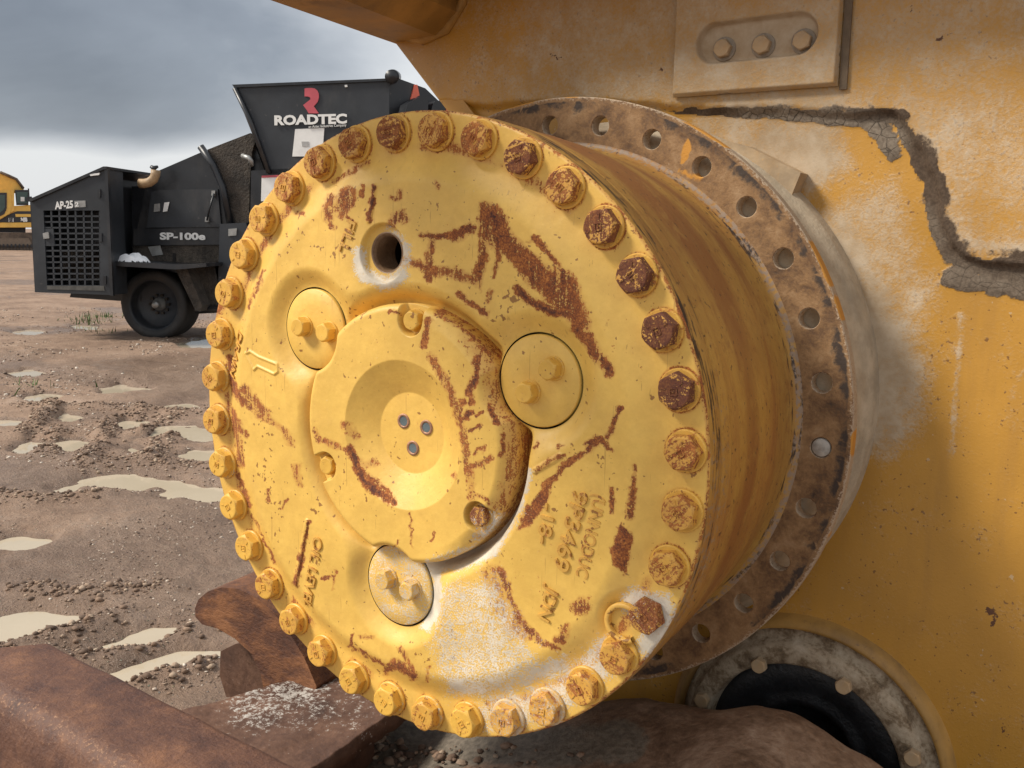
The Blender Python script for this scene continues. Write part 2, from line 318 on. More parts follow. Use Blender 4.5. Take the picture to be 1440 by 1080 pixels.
def wall_mat():
    s = NT('case_paint'); c = s.obj()
    base = (.46, .235, .034)
    big = s.noise(c, 4, 6, .6); med = s.noise(c, 22, 9, .68); fine = s.noise(c, 260, 5, .6); run = s.noise(s.scale(c, (1, 1, .12)), 26, 8, .65)
    col = s.mix(s.mr(big, .3, .7), tuple(x*.9 for x in base), tuple(x*1.1 for x in base))
    col = s.mix(s.math('MULTIPLY', s.mr(run, .48, .68), .3), col, (.33, .17, .04))
    spk = s.mr(s.math('ADD', s.noise(c, 150, 2, .5), s.math('MULTIPLY', s.math('SUBTRACT', med, .5), .45)), .665, .71); col = s.mix(s.math('MULTIPLY', spk, .75), col, (.13, .055, .02))
    spl = s.mr(s.math('ADD', s.noise(c, 110, 2, .5), s.math('MULTIPLY', s.math('SUBTRACT', s.noise(c, 17, 5), .5), .3)), .74, .78); col = s.mix(s.math('MULTIPLY', spl, .6), col, (.5, .4, .27))
    dv = s.math('ADD', s.attr('dust'), s.math('ADD', s.math('MULTIPLY', s.math('SUBTRACT', med, .5), .9), s.math('MULTIPLY', s.math('SUBTRACT', fine, .5), .95)))
    dm = s.mr(dv, .15, .9); dc = s.mix(s.mr(med, .3, .7), (.36, .265, .165), (.5, .41, .3)); col = s.mix(s.math('MULTIPLY', dm, .93), col, dc)
    ru = s.mr(s.math('ADD', s.attr('rust'), s.math('ADD', s.math('MULTIPLY', s.math('SUBTRACT', s.noise(c, 90, 6, .7), .5), 1.2), s.math('MULTIPLY', s.math('SUBTRACT', fine, .5), .8))), .48, .58); col = s.mix(ru, col, (.1, .04, .018))
    cr = s.voro(s.scale(c, (1, .4, 1.2)), 62, 'DISTANCE_TO_EDGE'); crk = s.mr(s.math('ADD', cr, s.math('MULTIPLY', s.math('SUBTRACT', fine, .5), .06)), .0, .06)
    mud = s.attr('mud'); mm = s.mr(s.math('ADD', mud, s.math('MULTIPLY', s.math('SUBTRACT', med, .5), 1.1)), .42, .55)
    dry = s.attr('dry'); mc = s.mix(dry, s.mix(s.mr(fine, .3, .7), (.055, .035, .021), (.1, .067, .043)), s.mix(s.mr(fine, .3, .7), (.17, .135, .1), (.26, .215, .165)))
    mc = s.mix(s.math('MULTIPLY', s.math('SUBTRACT', 1., crk), s.math('MULTIPLY', dry, .8)), mc, (.03, .022, .015)); col = s.mix(mm, col, mc)
    ro = s.math('MAXIMUM', s.mr(big, .2, .8, .35, .5), s.math('MULTIPLY', s.math('MAXIMUM', dm, mm), .9))
    h = s.math('ADD', s.math('MULTIPLY', fine, .35), s.math('ADD', s.math('MULTIPLY', dm, s.math('MULTIPLY', med, .8)), s.math('MULTIPLY', mm, s.math('ADD', s.math('MULTIPLY', med, .9), s.math('MULTIPLY', s.math('MULTIPLY', crk, dry), .7)))))
    return s.done(col, ro, s.bump(h, .36, .003))
M['wall'] = wall_mat()
M['dusty'] = flat('dusty_paint', (.38, .28, .175), .85, .22, 22, dirt=(.42, .22, .05), dirtamt=.45, d=.002, bump=.3)
M['dusty_dark'] = flat('grey_dust', (.3, .255, .2), .9, .25, 30, dirt=(.14, .1, .07), dirtamt=.5, d=.003, bump=.4)
M['boss'] = flat('pale_boss_dust', (.43, .355, .255), .9, .2, 26, dirt=(.3, .2, .1), dirtamt=.45, d=.003, bump=.4)
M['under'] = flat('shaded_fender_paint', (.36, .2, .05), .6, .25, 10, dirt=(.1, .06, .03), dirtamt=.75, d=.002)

# ------------------------------------------------------------------ ground with ruts, and puddles
PUD = [
 [(-40, 915), (-40, 880), (20, 870), (60, 858), (130, 858), (142, 864), (90, 880), (30, 897)],
 [(95, 915), (150, 895), (200, 882), (262, 880), (230, 895), (150, 915), (110, 920)],
 [(160, 948), (230, 928), (325, 903), (345, 905), (310, 935), (230, 945), (180, 955)],
 [(250, 988), (290, 968), (330, 968), (310, 1000), (260, 997)],
 [(132, 672), (190, 662), (245, 672), (250, 680), (200, 687), (150, 682)],
 [(222, 692), (270, 682), (318, 688), (318, 703), (240, 700)],
 [(82, 641), (95, 618), (130, 620), (133, 628), (110, 642)],
 [(158, 632), (185, 620), (213, 630), (205, 640), (170, 642)],
 [(180, 619), (225, 598), (262, 597), (222, 615)],
 [(238, 645), (270, 630), (310, 634), (312, 646), (265, 650)],
 [(-30, 603), (-30, 588), (20, 585), (46, 588), (30, 600)],
 [(12, 637), (42, 605), (62, 604), (52, 634), (28, 641)],
 [(250, 481), (270, 474), (330, 470), (330, 492), (262, 491)],
 [(262, 800), (290, 787), (322, 790), (315, 803)],
 [(240, 610), (275, 596), (312, 604), (290, 618)],
 [(60, 588), (90, 580), (120, 584), (100, 594)],
 [(150, 600), (175, 590), (200, 592), (172, 606)],
 [(20, 560), (60, 552), (90, 556), (50, 566)],
 [(60, 690), (100, 684), (128, 690), (90, 698)],
 [(-20, 760), (30, 752), (60, 758), (20, 768)],
 [(120, 545), (170, 540), (210, 546), (160, 553)],
 [(230, 570), (262, 566), (290, 572), (255, 578)],
 [(0, 468), (40, 462), (80, 466), (40, 473)],
 [(92, 462), (110, 457), (142, 459), (135, 465)],
 [(15, 524), (40, 519), (62, 524), (48, 531), (25, 530)],
]
RIDGE = [([(-40, 925), (40, 905), (100, 892), (160, 872)], .05, .035), ([(60, 930), (130, 928), (205, 905), (275, 890)], .055, .04), ([(195, 968), (255, 955), (318, 938), (360, 930)], .06, .045),
 ([(120, 655), (150, 610), (165, 590)], .06, .05), ([(215, 650), (225, 622), (262, 606)], .06, .045), ([(60, 648), (85, 606)], .06, .04), ([(100, 662), (190, 650), (300, 662)], .07, .03),
 ([(0, 500), (20, 495), (40, 500)], .2, .06), ([(100, 520), (200, 535), (290, 528)], .14, .04), ([(20, 575), (150, 575), (280, 584)], .10, .04), ([(30, 615), (75, 575)], .06, .05), ([(140, 615), (205, 578)], .06, .05), ([(200, 610), (250, 585)], .06, .045), ([(-20, 700), (60, 708), (140, 700)], .07, .035), ([(20, 830), (120, 838), (240, 826)], .05, .025)]
def ground_height(X, Y):
    P = np.stack([X, Y], 1); d0 = np.hypot(X-CAM[0], Y-CAM[1])
    h = (fbm(P*.55, 3, 1)-.5)*.05*np.clip(d0/6, .3, 1.2) + (fbm(P*3.1, 4, 5)-.5)*.035 + (fbm(P*14, 3, 9)-.5)*.016
    far = sm(60, 200, d0); h = h*(1-far)
    h += .016
    near = d0 < 30
    Pn = P[near]; hn = h[near]
    for pts, wd, ht in RIDGE:
        q = [onZ(a, b, 0)[:2] for a, b in pts]; dd = polyline_d(Pn, q)
        lump = fbm(Pn*9, 3, 21); hn = hn + .8*ht*(1-sm(.1, 2.0, dd/wd))*(.1+1.5*lump)
    for p in PUD:
        q = [tuple(onZ(a, b, 0)[:2]) for a, b in p]; s = poly_sd(Pn, q)+(fbm(Pn*3.3, 4, 33)-.5)*.34-.03
        k = 1-sm(-.14, .06, s); hn = hn*(1-k) + (-.05)*k
    h[near] = hn
    return h
def ground_mat():
    s = NT('wet_mud'); c = s.obj()
    a = s.noise(c, 1.3, 8, .62); b = s.noise(c, 9, 9, .7); f = s.noise(c, 70, 6, .65); st = s.noise(s.scale(c, (1, 1, 1)), .35, 5, .55)
    col = s.ramp(s.math('ADD', s.math('MULTIPLY', a, .45), s.math('ADD', s.math('MULTIPLY', b, .35), s.math('MULTIPLY', f, .2))), [(.32, (.105, .066, .046)), (.43, (.225, .146, .1)), (.53, (.325, .218, .152)), (.68, (.44, .32, .238))])
    wet = s.mr(s.math('ADD', st, s.math('MULTIPLY', s.math('SUBTRACT', b, .5), .25)), .47, .6)
    wet = s.math('MAXIMUM', wet, s.mr(s.math('ADD', s.attr('wet'), s.math('MULTIPLY', s.math('SUBTRACT', b, .5), .5)), .2, .75))
    pb = s.voro(c, 55, 'F1'); pbl = s.math('MULTIPLY', s.math('SUBTRACT', 1., s.mr(pb, .16, .24)), s.mr(s.noise(c, 17, 3), .48, .58)); pc = s.voro(c, 55, 'F1', 'Color')
    col = s.mix(s.math('MULTIPLY', wet, .5), col, s.mix(.5, col, (.03, .02, .015)))
    col = s.mix(s.math('MULTIPLY', pbl, .75), col, s.mix(.35, (.36, .29, .22), pc, 'MULTIPLY'))
    ro = s.mr(s.math('ADD', wet, s.math('MULTIPLY', s.math('SUBTRACT', f, .5), .6)), .1, 1.1, .85, .32)
    h = s.math('ADD', s.math('MULTIPLY', b, 1.2), s.math('ADD', s.math('MULTIPLY', f, .5), s.math('MULTIPLY', pbl, .5)))
    return s.done(col, ro, s.bump(h, .9, .03), spec=.35)
ang = np.concatenate([np.arange(-180, -80, 3.), np.arange(-80, -8, .13), np.arange(-8, 180, 3.)]); ang = np.radians(ang)
rad = np.concatenate([np.geomspace(.9, 16, 430), np.geomspace(16.4, 4000, 130)])
T_, R_ = np.meshgrid(ang, rad, indexing='ij'); GX = (CAM[0]+R_*np.sin(T_)).ravel(); GY = (CAM[1]+R_*np.cos(T_)).ravel()
GV = np.stack([GX, GY, ground_height(GX, GY)], 1); n0 = len(GV)
GF = grid_faces(len(ang), len(rad), True)
wetm = (1-sm(-.012, .022, GV[:, 2]))*(np.hypot(GX-CAM[0], GY-CAM[1]) < 40)
gm = mesh('ground', GV, GF[:, ::-1].copy(), ground_mat(), None, True, {'wet': wetm}); gm['kind'] = 'structure'
wat = NT('muddy_water'); c_ = wat.obj(); wat.done(wat.mix(wat.noise(c_, 2.5, 4), (.42, .35, .25), (.54, .46, .345)), .06, wat.bump(wat.noise(c_, 14, 3), .04, .01)); wat.b.inputs['IOR'].default_value = 1.45
wv = [(CAM[0]+r_*math.sin(a_), CAM[1]+r_*math.cos(a_), -.014) for r_, a_ in [(24, R(t)) for t in range(-100, 1, 10)]+[(1.2, R(t)) for t in range(0, -101, -20)]]
tag(mesh('puddle_water', wv, [list(range(len(wv)))], wat.m), kind='structure')
# pebbles and clods lying on the mud
def pebbles(name, XY, Z, S, mat, kind='stuff', label=None, cat=None):
    t = (1+5**.5)/2; ico = np.array([(-1, t, 0), (1, t, 0), (-1, -t, 0), (1, -t, 0), (0, -1, t), (0, 1, t), (0, -1, -t), (0, 1, -t), (t, 0, -1), (t, 0, 1), (-t, 0, -1), (-t, 0, 1)])/1.9
    fc = np.array([(0, 11, 5), (0, 5, 1), (0, 1, 7), (0, 7, 10), (0, 10, 11), (1, 5, 9), (5, 11, 4), (11, 10, 2), (10, 7, 6), (7, 1, 8), (3, 9, 4), (3, 4, 2), (3, 2, 6), (3, 6, 8), (3, 8, 9), (4, 9, 5), (2, 4, 11), (6, 2, 10), (8, 6, 7), (9, 8, 1)])
    n = len(XY); V = ico[None]*(1+rng.uniform(-.28, .28, (n, 12, 1))); sc = S[:, None]*rng.uniform(.6, 1.25, (n, 3))*np.array([1, 1, .62])
    V = V*sc[:, None, :]; th = rng.uniform(0, 6.28, n); c, s = np.cos(th)[:, None], np.sin(th)[:, None]
    x = V[..., 0]*c-V[..., 1]*s; y = V[..., 0]*s+V[..., 1]*c
    V = np.stack([x+XY[:, :1], y+XY[:, 1:], V[..., 2]+Z[:, None]], -1).reshape(-1, 3)
    F = (fc[None]+12*np.arange(n)[:, None, None]).reshape(-1, 3)
    return tag(mesh(name, V, F, mat, None, False, {'rnd': np.repeat(rng.uniform(0, 1, n), 12)}), label, cat, kind=kind)
pm = NT('pebble'); pr = pm.attr('rnd'); cc = pm.ramp(pr, [(0, (.09, .058, .04)), (.45, (.2, .135, .095)), (.75, (.34, .25, .185)), (.95, (.62, .54, .45))]); pm.done(cc, .7, pm.bump(pm.noise(pm.obj(), 120, 4), .3, .004))
npb = 30000; aa = np.radians(rng.uniform(-66, -28, npb)); rr = 2.9*np.exp(rng.uniform(0, 1, npb)**1.0*math.log(6.5))
px, py = CAM[0]+rr*np.sin(aa), CAM[1]+rr*np.cos(aa); dens = fbm(np.stack([px, py], 1)*1.7, 3, 40); keep = dens > .47; px, py = px[keep], py[keep]; rr = rr[keep]
S = .0042*np.exp(np.clip(rng.normal(0, .42, len(px)), -1, .8))*np.clip(rr/5, .8, 2.2); hz = ground_height(px.copy(), py.copy()); k2 = hz > -.012
pebbles('gravel', np.stack([px, py], 1)[k2], (hz+S*.12)[k2], S[k2], pm.m, label='small pebbles scattered over the wet brown mud', cat='gravel')
# clods along the ridges
cx = []; cs = []
for pts, wd, ht in RIDGE[:7]+RIDGE[9:]:
    q = [onZ(a, b, 0)[:2] for a, b in pts]
    for a, b in zip(q[:-1], q[1:]):
        m = int(330*np.linalg.norm(b-a)); t = rng.uniform(0, 1, (m, 1)); cx.append(a+(b-a)*t+rng.normal(0, wd*.9, (m, 2))); cs.append(.0075*np.exp(np.clip(rng.normal(0, .5, m), -1, .75)))
cx = np.concatenate(cx); cs = np.concatenate(cs); hz = ground_height(cx[:, 0].copy(), cx[:, 1].copy()); k2 = hz > -.01
cm = NT('clod'); cm.done(cm.ramp(cm.attr('rnd'), [(0, (.085, .053, .035)), (.7, (.22, .14, .092)), (1, (.42, .32, .23))]), .8, cm.bump(cm.noise(cm.obj(), 90, 4), .5, .006))
pebbles('mud_clods', cx[k2], (hz+cs*.2)[k2], cs[k2], cm.m, label='dark crumbled clods along the rut ridges between puddles', cat='mud')
# a few weeds by the far wheel
gv = []; gf = []
for q, m in (((140, 448), 70), ((128, 455), 40), ((118, 452), 30), ((142, 470), 24), ((55, 545), 16)):
    c = onZ(*q, 0)
    for _ in range(m):
        x, y = c[0]+random.gauss(0, .16), c[1]+random.gauss(0, .16); a = random.uniform(0, 6.28); h_ = random.uniform(.04, .13); b = len(gv)
        dx, dy = .008*math.cos(a), .008*math.sin(a); lx, ly = random.gauss(0, .03), random.gauss(0, .03)
        gv += [(x-dx, y-dy, .0), (x+dx, y+dy, .0), (x+dx*.6+lx*.5, y+dy*.6+ly*.5, h_*.6), (x-dx*.6+lx*.5, y-dy*.6+ly*.5, h_*.6), (x+lx, y+ly, h_)]; gf += [(b, b+1, b+2, b+3), (b+3, b+2, b+4)]
tag(mesh('weeds', gv, gf, flat('weed_green', (.075, .12, .03), .6, .4, 20)), 'sparse green weeds sprouting in the mud beside the black wheel', 'weeds', kind='stuff')
# ------------------------------------------------------------------ final drive hub
HC = np.array([0, 0, H])
hub = empty('final_drive_hub', (0, 0, H), 'big round yellow final drive hub with ring of rusty bolts and barrel', 'wheel hub')
PA = [R(24.3), R(144.3), R(264.3)]; PR = .206; CAPR = .0535; CAPY = -.0095
PC = [(PR*math.cos(a), PR*math.sin(a)) for a in PA]
FILL = onY(541, 356, -.016)[[0, 2]]-HC[[0, 2]]; FILLR = .0245
RIMY, RIMR = -.0045, .3945
def smin(a, b, k): h = np.clip(.5+.5*(b-a)/k, 0, 1); return b*(1-h)+a*h-k*h*(1-h)
def cover_y(x, z):
    x = np.asarray(x, float); z = np.asarray(z, float); r = np.hypot(x, z); th = np.arctan2(z, x)
    y = RIMY + (-.0185-RIMY)*(1-sm(.308, .35, r))          # raised casting
    y = y - .003*(1-sm(.20, .30, r))
    y = y + .0035*(1-np.sqrt(np.clip(1-np.clip((r-.3905)/.004, 0, 1)**2, 0, 1)))
    d = r-.166                                             # trefoil recess round the caps
    for (a, b) in PC: d = smin(d, np.hypot(x-a, z-b)-.058, .03)
    inn = 1-sm(-.004, .026, d)
    floor = -.0062+0*r
    pocket = 1-sm(-.006, .010, r-.174)                     # deeper moat beside the centre cap
    pl = np.min([np.hypot(x-a, z-b) for a, b in PC], axis=0); pocket = pocket*sm(.054, .075, pl)
    dirw = .3+.7*sm(-.3, .5, np.cos(th-R(-35)))
    floor = floor + .026*pocket*dirw
    y = y*(1-inn)+floor*inn
    df = np.hypot(x-FILL[0], z-FILL[1]); y = y+.0095*(1-sm(.0335, .0375, df))
    lx, lz = LOCK; dl = np.hypot(x-lx, z-lz); y = np.where(dl < .06, np.maximum(y, y*sm(.03, .045, dl)+RIMY*(1-sm(.03, .045, dl))), y)
    bars = BARS
    for a, b, wdt in bars:
        ab = b-a; t = np.clip(((x-a[0])*ab[0]+(z-a[1])*ab[1])/(ab@ab), 0, 1); dd = np.hypot(x-a[0]-t*ab[0], z-a[1]-t*ab[1]); y = y-.0022*(1-sm(wdt*.6, wdt*1.3, dd))
    # drain arrow boss
    P = np.stack([x.ravel(), z.ravel()], 1)
    if len(P) > 1: y = y-(.002*(1-sm(.0, .003, np.abs(poly_sd(P, ARROW)))).reshape(np.shape(x)))
    return y
LOCK = (onY(893, 878, RIMY)-HC)[[0, 2]]; BARS = []; ARROW = [(0, 1), (0, 1.1), (.1, 1)]
def on_cover(px, py):
    Y = -.015
    for _ in range(5):
        p = onY(px, py, Y); Y = float(cover_y(np.array([p[0]]), np.array([p[2]-H]))[0])
    return onY(px, py, Y)
ARROW = [tuple((on_cover(*q)-HC)[[0, 2]]) for q in ((345, 497), (352, 494), (364, 502), (390, 512), (391, 522), (386, 526), (362, 515), (357, 520))]
BARS = [((on_cover(*a)-HC)[[0, 2]], (on_cover(*b)-HC)[[0, 2]], .0035) for a, b in (((527, 262), (519, 310)), ((432, 733), (416, 822)), ((752, 662), (788, 641)))]
RUST = [ # pixel polylines of the scrapes, half width, strength
 ([(467, 277), (460, 292), (462, 305)], 7, .8), ([(476, 290), (484, 274), (494, 272), (490, 290), (480, 300)], 8, .8), ([(510, 262), (509, 278)], 3.5, .95), ([(527, 262), (519, 310)], 4.5, 1.05),
 ([(565, 268), (562, 280), (550, 278)], 4.5, .66), ([(552, 312), (562, 303), (570, 308)], 9, .72), ([(488, 306), (499, 314)], 3.5, .85), ([(464, 316), (470, 320)], 5, .6), ([(418, 298), (428, 301)], 4, .62),
 ([(470, 256), (516, 230)], 4, .62), ([(614, 260), (616, 265)], 4, .62), ([(592, 331), (640, 335)], 5, .95), ([(636, 333), (662, 322)], 8, 1.05), ([(607, 335), (602, 390)], 6.5, .72), ([(570, 366), (600, 378)], 7, .95), ([(600, 378), (640, 383), (666, 394)], 8, .7), ([(600, 385), (603, 393)], 6, .9),
 ([(700, 352), (697, 388)], 4, .7), ([(752, 334), (792, 382)], 5, .82), ([(757, 333), (745, 340)], 3, .6), ([(728, 408), (745, 425), (770, 435), (800, 443)], 6.5, 1.12), ([(692, 300), (700, 325), (715, 345)], 6, 1.05), ([(645, 413), (668, 430), (685, 442)], 5, .82), ([(691, 410), (685, 424)], 5, .62),
 ([(812, 462), (830, 485), (856, 520)], 9, 1.0), ([(325, 505), (323, 535), (335, 558), (350, 572)], 5.5, .92), ([(345, 548), (362, 570), (372, 582)], 9, .68), ([(375, 590), (398, 604), (408, 625)], 6, .55), ([(323, 568), (335, 600), (347, 612)], 5, .74), ([(328, 590), (335, 620), (338, 655)], 6, .74),
 ([(336, 670), (345, 690), (351, 712)], 3.5, .9), ([(355, 722), (375, 770), (385, 792)], 2.5, .68), ([(418, 655), (420, 682)], 7, .62), ([(432, 733), (424, 780)], 3, .75), ([(424, 780), (416, 822)], 4.5, 1.0), ([(452, 812), (470, 811)], 2.5, .7), ([(472, 800), (470, 830)], 2.5, .6), ([(397, 712), (404, 700)], 2.5, .7), ([(376, 690), (377, 708)], 2.5, .68),
 ([(367, 383), (357, 415)], 3.5, .78), ([(355, 420), (352, 432)], 2.5, .7), ([(300, 446), (311, 430)], 6, .9), ([(300, 462), (318, 455)], 4, .8),
 ([(873, 573), (865, 592), (852, 613)], 4.5, .88), ([(825, 623), (845, 617), (858, 631)], 4.5, .95), ([(838, 623), (800, 650), (768, 682)], 5.5, .92), ([(752, 662), (772, 650), (790, 640)], 4.5, .75), ([(753, 630), (757, 624)], 4, .8), ([(782, 628), (791, 626)], 2.5, .8),
 ([(893, 655), (889, 690)], 3.5, .8), ([(889, 690), (887, 725)], 6.5, .9), ([(861, 690), (858, 720)], 4, .9), ([(818, 853)], 13, .85), ([(795, 885), (786, 900)], 8, .82), ([(742, 884), (760, 902), (785, 914)], 5, .8), ([(702, 800), (722, 852), (745, 893)], 5, .8), ([(690, 805), (700, 840), (728, 890)], 16, .5),
 ([(495, 893), (490, 910), (515, 922), (540, 936)], 2.5, .72), ([(545, 942), (556, 934), (582, 952)], 7, .88), ([(565, 913), (580, 945)], 5, .72), ([(525, 895), (510, 898)], 4, .5), ([(602, 938), (600, 955)], 3, .62), ([(735, 585), (733, 600)], 3, .5)]
RPOLY = [([(675, 286), (695, 290), (712, 305), (717, 325), (745, 350), (780, 378), (802, 380), (814, 402), (822, 435), (830, 452), (826, 470), (805, 458), (770, 425), (740, 395), (712, 362), (690, 345), (672, 335)], .80, 9),
 ([(672, 335), (688, 342), (684, 385), (675, 410), (667, 385)], .72, 5), ([(782, 668), (738, 716), (727, 746), (745, 738), (768, 712)], .9, 5), ([(876, 733), (888, 750), (887, 785), (875, 808), (862, 795), (860, 770), (868, 750)], .92, 5)]
DUSTS = [([(606, 792), (650, 788), (690, 768), (722, 712), (732, 665)], 15, 1.15), ([(600, 880), (612, 858), (616, 800)], 9, 1.1), ([(690, 1005), (745, 992), (800, 968), (850, 925)], 34, .72), ([(505, 355), (512, 388), (545, 397), (566, 385), (568, 352)], 12, .95), ([(545, 320), (568, 340)], 7, .6), ([(893, 845), (925, 850), (938, 880), (915, 905)], 22, .95), ([(640, 965), (720, 960), (790, 935)], 18, .75)]
DPOLY = [([(610, 850), (625, 815), (700, 795), (715, 840), (745, 893), (775, 930), (760, 960), (690, 985), (630, 985), (605, 940), (600, 900)], .58, 26)]
NTH, NR = 1440, 225
th = np.linspace(0, 2*math.pi, NTH, endpoint=False); rr_ = np.linspace(.140, RIMR, NR)
TT, RR = np.meshgrid(th, rr_, indexing='ij'); X = (RR*np.cos(TT)).ravel(); Z = (RR*np.sin(TT)).ravel()
F = grid_faces(NTH, NR, True)
for (a, b), rad0 in [(p, CAPR+.0022) for p in PC]+[(FILL, FILLR)]:
    d = np.hypot(X-a, Z-b); ins = d < rad0
    F = F[~ins[F].all(1)]
    used = np.zeros(len(X), bool); used[F.ravel()] = True
    mv = ins & used; k = rad0/np.maximum(d[mv], 1e-9); X[mv] = a+(X[mv]-a)*k; Z[mv] = b+(Z[mv]-b)*k
Yc = cover_y(X, Z) + .0009*(fbm(np.stack([X, Z], 1)*38, 3, 3)-.5)
CV = np.stack([X, Yc, Z+H], 1); PX = proj(CV)
rust = paint(PX, RUST, RPOLY); rr0 = np.hypot(X, Z); tt0 = np.arctan2(Z, X)
rust -= .3*(1-sm(.5, 1.4, polyline_d(PX, [(747, 347), (774, 378)])/5))
en = fbm(np.stack([tt0*9, rr0*0], 1), 3, 60)
rust = np.maximum(rust, sm(.389, .3945, rr0)*(.35+.45*en)); rust = np.maximum(rust, .28*sm(.386, .3945, rr0)*sm(.2, .9, np.cos(tt0-R(40))))
rust = np.maximum(rust, .46*(1-sm(.002, .012, np.abs(rr0-.353)))*sm(.45, .65, fbm(np.stack([tt0*6, rr0*0], 1), 3, 66)))
for i in range(36):  # rust ring round each washer, doubling as its painted contact shadow
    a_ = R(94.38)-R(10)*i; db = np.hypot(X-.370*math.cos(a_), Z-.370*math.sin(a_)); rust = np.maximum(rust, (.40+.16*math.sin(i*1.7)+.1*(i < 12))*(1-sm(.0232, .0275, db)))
dust = paint(PX, DUSTS, DPOLY)
uk, inv = np.unique(F.ravel(), return_inverse=True); F2 = inv.reshape(F.shape)
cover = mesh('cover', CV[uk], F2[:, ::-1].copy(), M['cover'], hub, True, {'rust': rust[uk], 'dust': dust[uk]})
def bore(name, c, r0, y0, y1, mat, floor=True):
    p = [(r0, y0), (r0, y1)]+([(0.0005, y1)] if floor else []); return lathe(name, p, 72, (c[0], 0, c[1]+H), mat, hub, smooth=False)
for (a, b) in PC: bore('cap_bore', (a, b), CAPR+.0022, CAPY-.0005+.003, .03, M['hole_dark'])
# the rim edge of the cover and the barrel
edge = lathe('cover_rim', [(RIMR-.0003, RIMY+.0033), (RIMR+.0004, RIMY+.006), (RIMR+.0004, .030), (RIMR-.001, .032)], 240, HC, M['barrel'], hub)
bp = [(.3935, .032), (.3905, .036), (.393, .040), (.393, .064), (.391, .068), (.390, .085), (.389, .14), (.385, .2), (.380, .25), (.3755, .29), (.3745, .315), (.378, .332), (.384, .339), (.388, .3395)]
bpd = []
for (a, b), (c, d) in zip(bp[:-1], bp[1:]):
    m = max(1, int(math.hypot(c-a, d-b)/.004)); bpd += [(a+(c-a)*i/m, b+(d-b)*i/m) for i in range(m)]
bpd.append(bp[-1])
barrel = lathe('barrel', bpd, 360, HC, M['barrel'], hub)
for ob in (edge, barrel):
    me = ob.data; co = np.zeros(len(me.vertices)*3); me.vertices.foreach_get('co', co); co = co.reshape(-1, 3); t = np.arctan2(co[:, 2]-H, co[:, 0]); y = co[:, 1]
    e = np.where(y < .036, .2+.25*np.cos(t-R(35)), .24*(1-sm(.036, .075, y))*sm(.0, 1, np.cos(t-R(45)))); e = np.maximum(e, .42*sm(.30, .335, y)*sm(-.2, .6, np.cos(t+R(5))))
    g = np.maximum(.62*sm(.325, .338, y), .5*(1-sm(.036, .1, y))*sm(.3, .95, np.cos(t-R(-32))))
    bnd = .8*np.exp(-((y-.14)/.05)**2)+.45*np.exp(-((y-.26)/.03)**2)+.35*sm(.2, .8, np.sin(t))
    for k, v in (('edge', e), ('grey', g), ('band', bnd)): a = me.attributes.new(k, 'FLOAT', 'POINT'); a.data.foreach_set('value', v.astype(np.float32))
# flange with its thirty holes
FR, FY, FT, F0 = .4142, .3395, .021, R(92.82); HR = .0138; RI, RO = .374, .452
V = []; FF = []
def flange_sector(k):
    c = F0-R(12)*k; cp = np.array([FR*math.cos(c), FR*math.sin(c)]); e = np.array([math.cos(c), math.sin(c)]); f = np.array([-e[1], e[0]])
    bd = []
    a0, a1 = c-R(6), c+R(6)
    bd += [(RO, a) for a in np.linspace(a0, a1, 13)[:-1]]+[(r, a1) for r in np.linspace(RO, RI, 13)[:-1]]+[(RI, a) for a in np.linspace(a1, a0, 13)[:-1]]+[(r, a0) for r in np.linspace(RI, RO, 13)[:-1]]
    bd = np.array([(r*math.cos(a), r*math.sin(a)) for r, a in bd]); n = len(bd)
    aa = np.arctan2((bd-cp)@f, (bd-cp)@e); circ = cp+HR*(np.cos(aa)[:, None]*e+np.sin(aa)[:, None]*f)
    circ2 = cp+(HR+.0012)*(np.cos(aa)[:, None]*e+np.sin(aa)[:, None]*f)
    rings = [(circ, FY+FT), (circ, FY+.0012), (circ2, FY)]+[(circ2+(bd-circ2)*q, FY) for q in (.25, .5, .75, 1)]
    b = len(V)
    for p, y in rings: V.extend([(u, y, v+H) for u, v in p])
    for j in range(len(rings)-1):
        for i in range(n): FF.append((b+j*n+i, b+j*n+(i+1) % n, b+(j+1)*n+(i+1) % n, b+(j+1)*n+i))
    b2 = len(V); V.extend([(u, FY+FT, v+H) for u, v in bd])
    for i in range(n): FF.append((b+i, b2+i, b2+(i+1) % n, b+(i+1) % n))
for k in range(30): flange_sector(k)
for pr in ([(RO, FY), (RO+.0015, FY+.002), (RO+.0015, FY+FT-.002), (RO, FY+FT)], [(RI, FY), (RI, FY+FT)]):
    b = len(V); m = 240
    for i in range(m):
        a = 2*math.pi*i/m
        for r, y in pr: V.append((r*math.cos(a), y, r*math.sin(a)+H))
    q = len(pr)
    for i in range(m):
        for j in range(q-1): FF.append((b+i*q+j, b+i*q+j+1, b+((i+1) % m)*q+j+1, b+((i+1) % m)*q+j))
V = np.array(V); PX = proj(V); rf = np.hypot(V[:, 0], V[:, 2]-H); tf = np.arctan2(V[:, 2]-H, V[:, 0])
nz = fbm(np.stack([np.cos(tf)*7, np.sin(tf)*7], 1), 4, 71)
dark = np.maximum(.6*sm(.418, .446, rf)*(1-sm(.4495, .4515, rf)), 0)*sm(.3, .55, nz+.1)
yel = paint(PX, [([(967, 196), (962, 225)], 6, .9), ([(958, 240), (985, 250)], 8, .7)]); fd = np.maximum(.8*sm(.4512, .4525, rf), .55*(1-sm(.374, .381, rf)))
yel = np.maximum(yel, .8*sm(.4505, .453, rf)*sm(.5, .6, nz)*sm(-.3, .3, np.sin(tf)+.4)); onh = (V[:, 1] > FY+.0005) & (rf > .395) & (rf < .435); fd = np.where(onh, .75, fd)
flange = mesh('mounting_flange', V, FF, M['flange'], hub, False, {'dark': dark, 'yel': yel, 'dust': fd})
